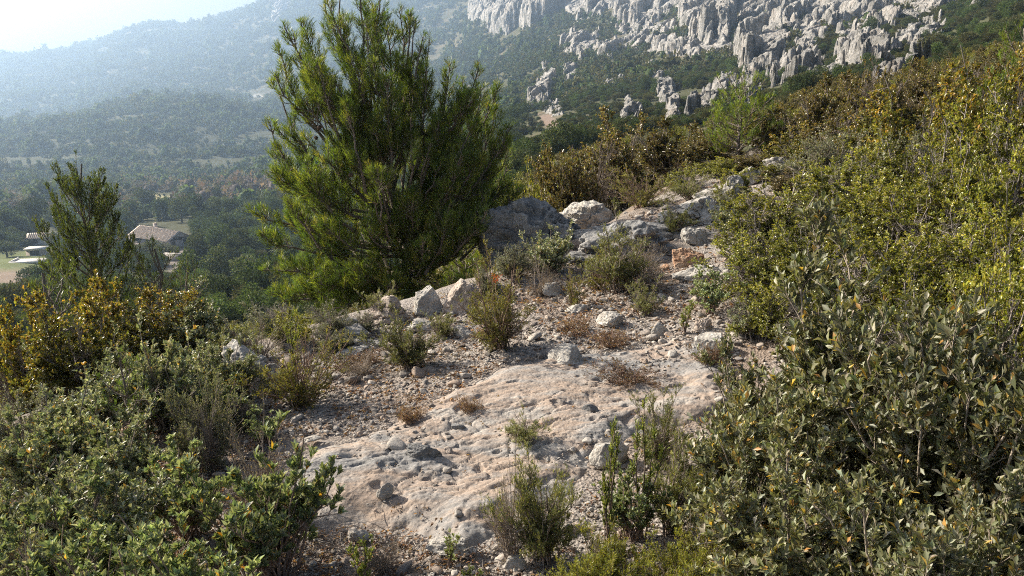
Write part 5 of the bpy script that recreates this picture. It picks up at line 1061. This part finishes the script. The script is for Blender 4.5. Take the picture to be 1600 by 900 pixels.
# forest and scrub as stuff -----------------------------------------
def build_forest():
    rng = np.random.default_rng(77)
    def mk(seed, w, h, n, size, cols, core=True):
        mb = crown_mb(seed, lobes_round(seed, w, h, 7, .5), n, size, cols)
        if core:
            V, Fc = ico(2); q = seed * 1.3; V = V * (1 + .35 * fbm3(V[:, 0] * 1.5 + q, V[:, 1] * 1.5, V[:, 2] * 1.5, 2, seed))[:, None] * [w * .27, w * .27, h * .30] + [0, 0, h * .44]; mb.add(V, Fc, None, np.array(cols).mean(0) * .95)
        return mb.mesh('far_tree', M['far_leaf'])
    OLV = [(.085,.085,.04), (.10,.10,.045), (.065,.07,.035)]
    far = [mk(201, 1, 1, 70, .20, GR), mk(202, 1, .9, 70, .20, DK), mk(203, 1, 1.2, 70, .18, PN), mk(204, 1, .8, 70, .2, OLV), mk(205, 1, .9, 60, .18, BR)]
    midp = [mk(211, 1, 1, 4200, .042, GR, False), mk(212, 1, .85, 4200, .042, DK, False), mk(213, 1, 1.2, 4200, .042, PN, False), mk(214, 1, .75, 4200, .040, OLV, False), mk(215, 1, .8, 3000, .036, BR, False)]
    def field(a0, a1, r0, r1, sp):
        n = int((R(a1) - R(a0)) / 2 * (r1 ** 2 - r0 ** 2) / sp ** 2); r = np.sqrt(rng.uniform(r0 ** 2, r1 ** 2, n)); a = rng.uniform(R(a0), R(a1), n)
        x, y = r * np.sin(a), r * np.cos(a); return x, y, ground(x, y), r
    def prune(x, y, z, r, thin=.0):
        px, py = project(x, y, z); ok = (px > -120) & (px < 1720) & (py < 960)
        hid = np.zeros(len(x), bool)
        for P, c, e in FIELDS:
            ok &= ~((poly_sd(px, py, P) > -3) & ((r < 360) | (c[0] > .3)))
        for P, Hp, lab, q in CRAGS:
            ok &= ~((poly_sd(px, py, P) > 1.5) & (rng.random(len(x)) > (.34 if len(P) > 8 else .08)))
        for bx in [(195,335,310,412),(40,350,110,385),(36,376,78,402),(318,326,338,346)]:
            ok &= ~((px > bx[0]) & (px < bx[2]) & (py > bx[1]) & (py < bx[3]) & (r < 330) & (r > 60))
        return ok, px, py
    def go(name, fields, size, protos, lab, cat, scrubz=True):
        X = []
        for f in fields: X.append(np.stack(field(*f), 1))
        X = np.concatenate(X); x, y, z, r = X.T; ok, px, py = prune(x, y, z, r); x, y, z, r, px, py = [q[ok] for q in (x, y, z, r, px, py)]; n = len(x)
        nz = fbm2(x / 45, y / 45, 3, 33); n4 = fbm2(x / 160, y / 160, 3, 34); ok = rng.random(n) < sm(-.35, .12, nz + .22); x, y, z, r, px, py, nz, n4 = [q[ok] for q in (x, y, z, r, px, py, nz, n4)]; n = len(x)
        right = sm(700, 1000, px); s = size(r, px) * np.exp(rng.normal(0, .36, n)) * (1 + .55 * nz)
        u = rng.random(n) + .5 * n4; pick = np.where(u < .25, 1, np.where(u < .62, 0, 2)); pick = np.where((rng.random(n) < .35 + .4 * right) & (u > .3), 3, pick)
        bare = (px < 460) & (r > 380) & (r < 620) & (rng.random(n) < sm(-.2, .3, fbm2(x / 60, y / 60, 2, 8)) * .8); pick = np.where(bare, 4, pick)
        scatter(name, np.stack([x, y, z - .1 * s], 1), np.stack([rng.normal(0, .1, n), rng.normal(0, .1, n), rng.uniform(0, 6.28, n)], 1), np.stack([s, s, s * rng.uniform(.75, 1.15, n)], 1), pick, protos, lab, cat); print(name, n)
    go('far_forest', [(-45, 0, 330, 700, 4.6), (0, 42, 330, 800, 3.1), (-45, 0, 700, 1350, 6.2), (0, 42, 800, 1350, 4.6), (-45, 5, 1350, 3450, 10.5), (5, 30, 1350, 2000, 12)], lambda r, px: (5.0 + 2.7 * sm(600, 1400, r) + 3.5 * sm(1500, 2500, r)) * (1 - .42 * sm(700, 900, px)), far, 'distant wooded mountain slopes of pine and evergreen oak fading into haze', 'forest')
    go('hillside_scrub', [(-45, 3, 52, 150, 2.4), (-45, 3, 150, 330, 3.6), (3, 42, 80, 150, 1.35), (3, 42, 150, 330, 1.9)], lambda r, px: np.where(px > 820, 1.35 + .9 * sm(120, 300, r), 2.3 + 2.7 * sm(90, 300, r)), midp, 'dense wood and scrub covering the slopes between the rim and the mountain', 'scrub')
    # nearer scrub with real leaves
    ps = [variant(k, i)['foliage'] for k, i in (('brown', 0), ('brown', 1), ('orange', 1), ('box', 1), ('grey', 1), ('box', 2))]
    x, y, z, r = [np.concatenate(q) for q in zip(field(-42, 40, 10.5, 22, 1.25), field(-42, 40, 22, 54, 1.55), field(-8, 40, 54, 85, 1.9))]; s_ = edge_s(x, y); ok, px, py = prune(x, y, z, r); ok &= ((s_ > 2.2) | (r > 15)) & ~((np.abs(px - 628) < 120) & (r < 12))
    x, y, z, r, px = [q[ok] for q in (x, y, z, r, px)]
    for a0, a1, r0, r1, sp in ((37, 95, 2.4, 22, .85), (-95, -41, 2.4, 22, .95)):      # beside the picture, for anyone stepping sideways
        X = field(a0, a1, r0, r1, sp); kk = np.abs(X[0]) > 2.1; x, y, z, r = [np.concatenate([p, q[kk]]) for p, q in zip((x, y, z, r), X)]; px = np.concatenate([px, np.full(kk.sum(), 1900 if a0 > 0 else -300)])
    n = len(x); u = rng.random(n) + .35 * fbm2(x / 8, y / 8, 2, 4); rt = px > 820
    pick = np.where(rt, np.where(u < .3, 0, np.where(u < .6, 1, np.where(u < .7, 2, np.where(u < .85, 4, 5)))), np.where(u < .3, 3, np.where(u < .55, 5, np.where(u < .75, 4, 1))))
    s = rng.uniform(.8, 1.45, n) * np.where(r > 22, 1.15, 1) * np.where((px > 820) & (px < 1750), .62, 1)
    scatter('garrigue_scrub', np.stack([x, y, z - .05], 1), np.stack([rng.normal(0, .1, n), rng.normal(0, .1, n), rng.uniform(0, 6.28, n)], 1), np.stack([s, s, s * rng.uniform(.7, 1.1, n)], 1), pick, ps, 'brown and green scrub on the near slope beyond the boulders', 'scrub'); print('garrigue', n)
build_forest()
# litter ------------------------------------------------------------
def build_litter():
    rng = np.random.default_rng(9); pr = []
    cols = [(.26,.14,.09), (.32,.19,.13), (.19,.11,.075), (.36,.26,.19), (.22,.17,.14)]
    for k in range(5):   # curled dead leaves
        V, T = leaves(np.zeros((3, 3)) + rng.normal(0, .3, (3, 3)) * [1, 1, .2], rng.normal(0, 1, (3, 3)) * [1, 1, .3], np.array([[0, 0, 1.]] * 3) + rng.normal(0, .4, (3, 3)), np.full(3, 1.), np.full(3, .45), .3, .3)
        pr.append(mesh('dead_leaf', V, T, np.array(cols[k]), M['leaf']))
    for k in range(3):   # twigs
        p = np.array([[0, 0, 0], [.5, .08 * k, .06], [.9, -.1, .03], [.5, .08, .06]]); q = np.array([[.5, .08 * k, .06], [.9, -.1, .03], [1.5, .1 * k, .1], [.8, .45, .12]]); V, Q = tubes(p, q, np.array([.035, .028, .02, .018]), np.array([.028, .02, .01, .008]), 4); pr.append(mesh('dead_twig', V, Q, np.array([(.30,.25,.21), (.2,.15,.12), (.38,.34,.3)][k]), M['bark']))
    P = near_points(42000, rng); P = P[~np.isnan(P[:, 0])]; x, y, z = P.T; px, py = project(x, y, z); s = edge_s(x, y); sl = slab_mask(x, y, 0)
    d = .16 + .5 * sm(.0, .35, fbm2(x * 1.6 + 4, y * 1.6, 3, 17)); 
    for poly in ([(500,520),(700,500),(760,540),(640,600),(560,600)], [(700,430),(900,410),(1120,430),(1150,480),(1000,500),(940,545),(860,500)], [(300,560),(440,580),(480,660),(360,690),(300,640)], [(440,780),(700,830),(760,880),(500,920)], [(920,580),(1080,560),(1100,600),(960,600)], [(0,640),(330,640),(480,760),(480,930),(-40,930)]):
        d = np.maximum(d, .85 * sm(-30, 15, poly_sd(px, py, poly)))
    d = np.where(sl > .03, .035, d) * (s < 1.8); k = rng.random(len(P)) < d; P = P[k]; n = len(P); dist = np.hypot(P[:, 0], P[:, 1]); sz = rng.uniform(.010, .026, n) * np.clip(dist / 4, .8, 1.6); tw = rng.random(n) < .2
    pick = np.where(tw, rng.integers(5, 8, n), rng.integers(0, 5, n)); sz = np.where(tw, sz * 3.2, sz); P[:, 2] = surf(P[:, 0], P[:, 1]) + .006
    scatter('leaf_litter', P, np.stack([rng.normal(0, .35, n), rng.normal(0, .35, n), rng.uniform(0, 6.28, n)], 1), np.repeat(sz[:, None], 3, 1), pick, pr, 'reddish dead leaves and twigs lying between the stones', 'leaf litter'); print('litter', n)
build_litter()
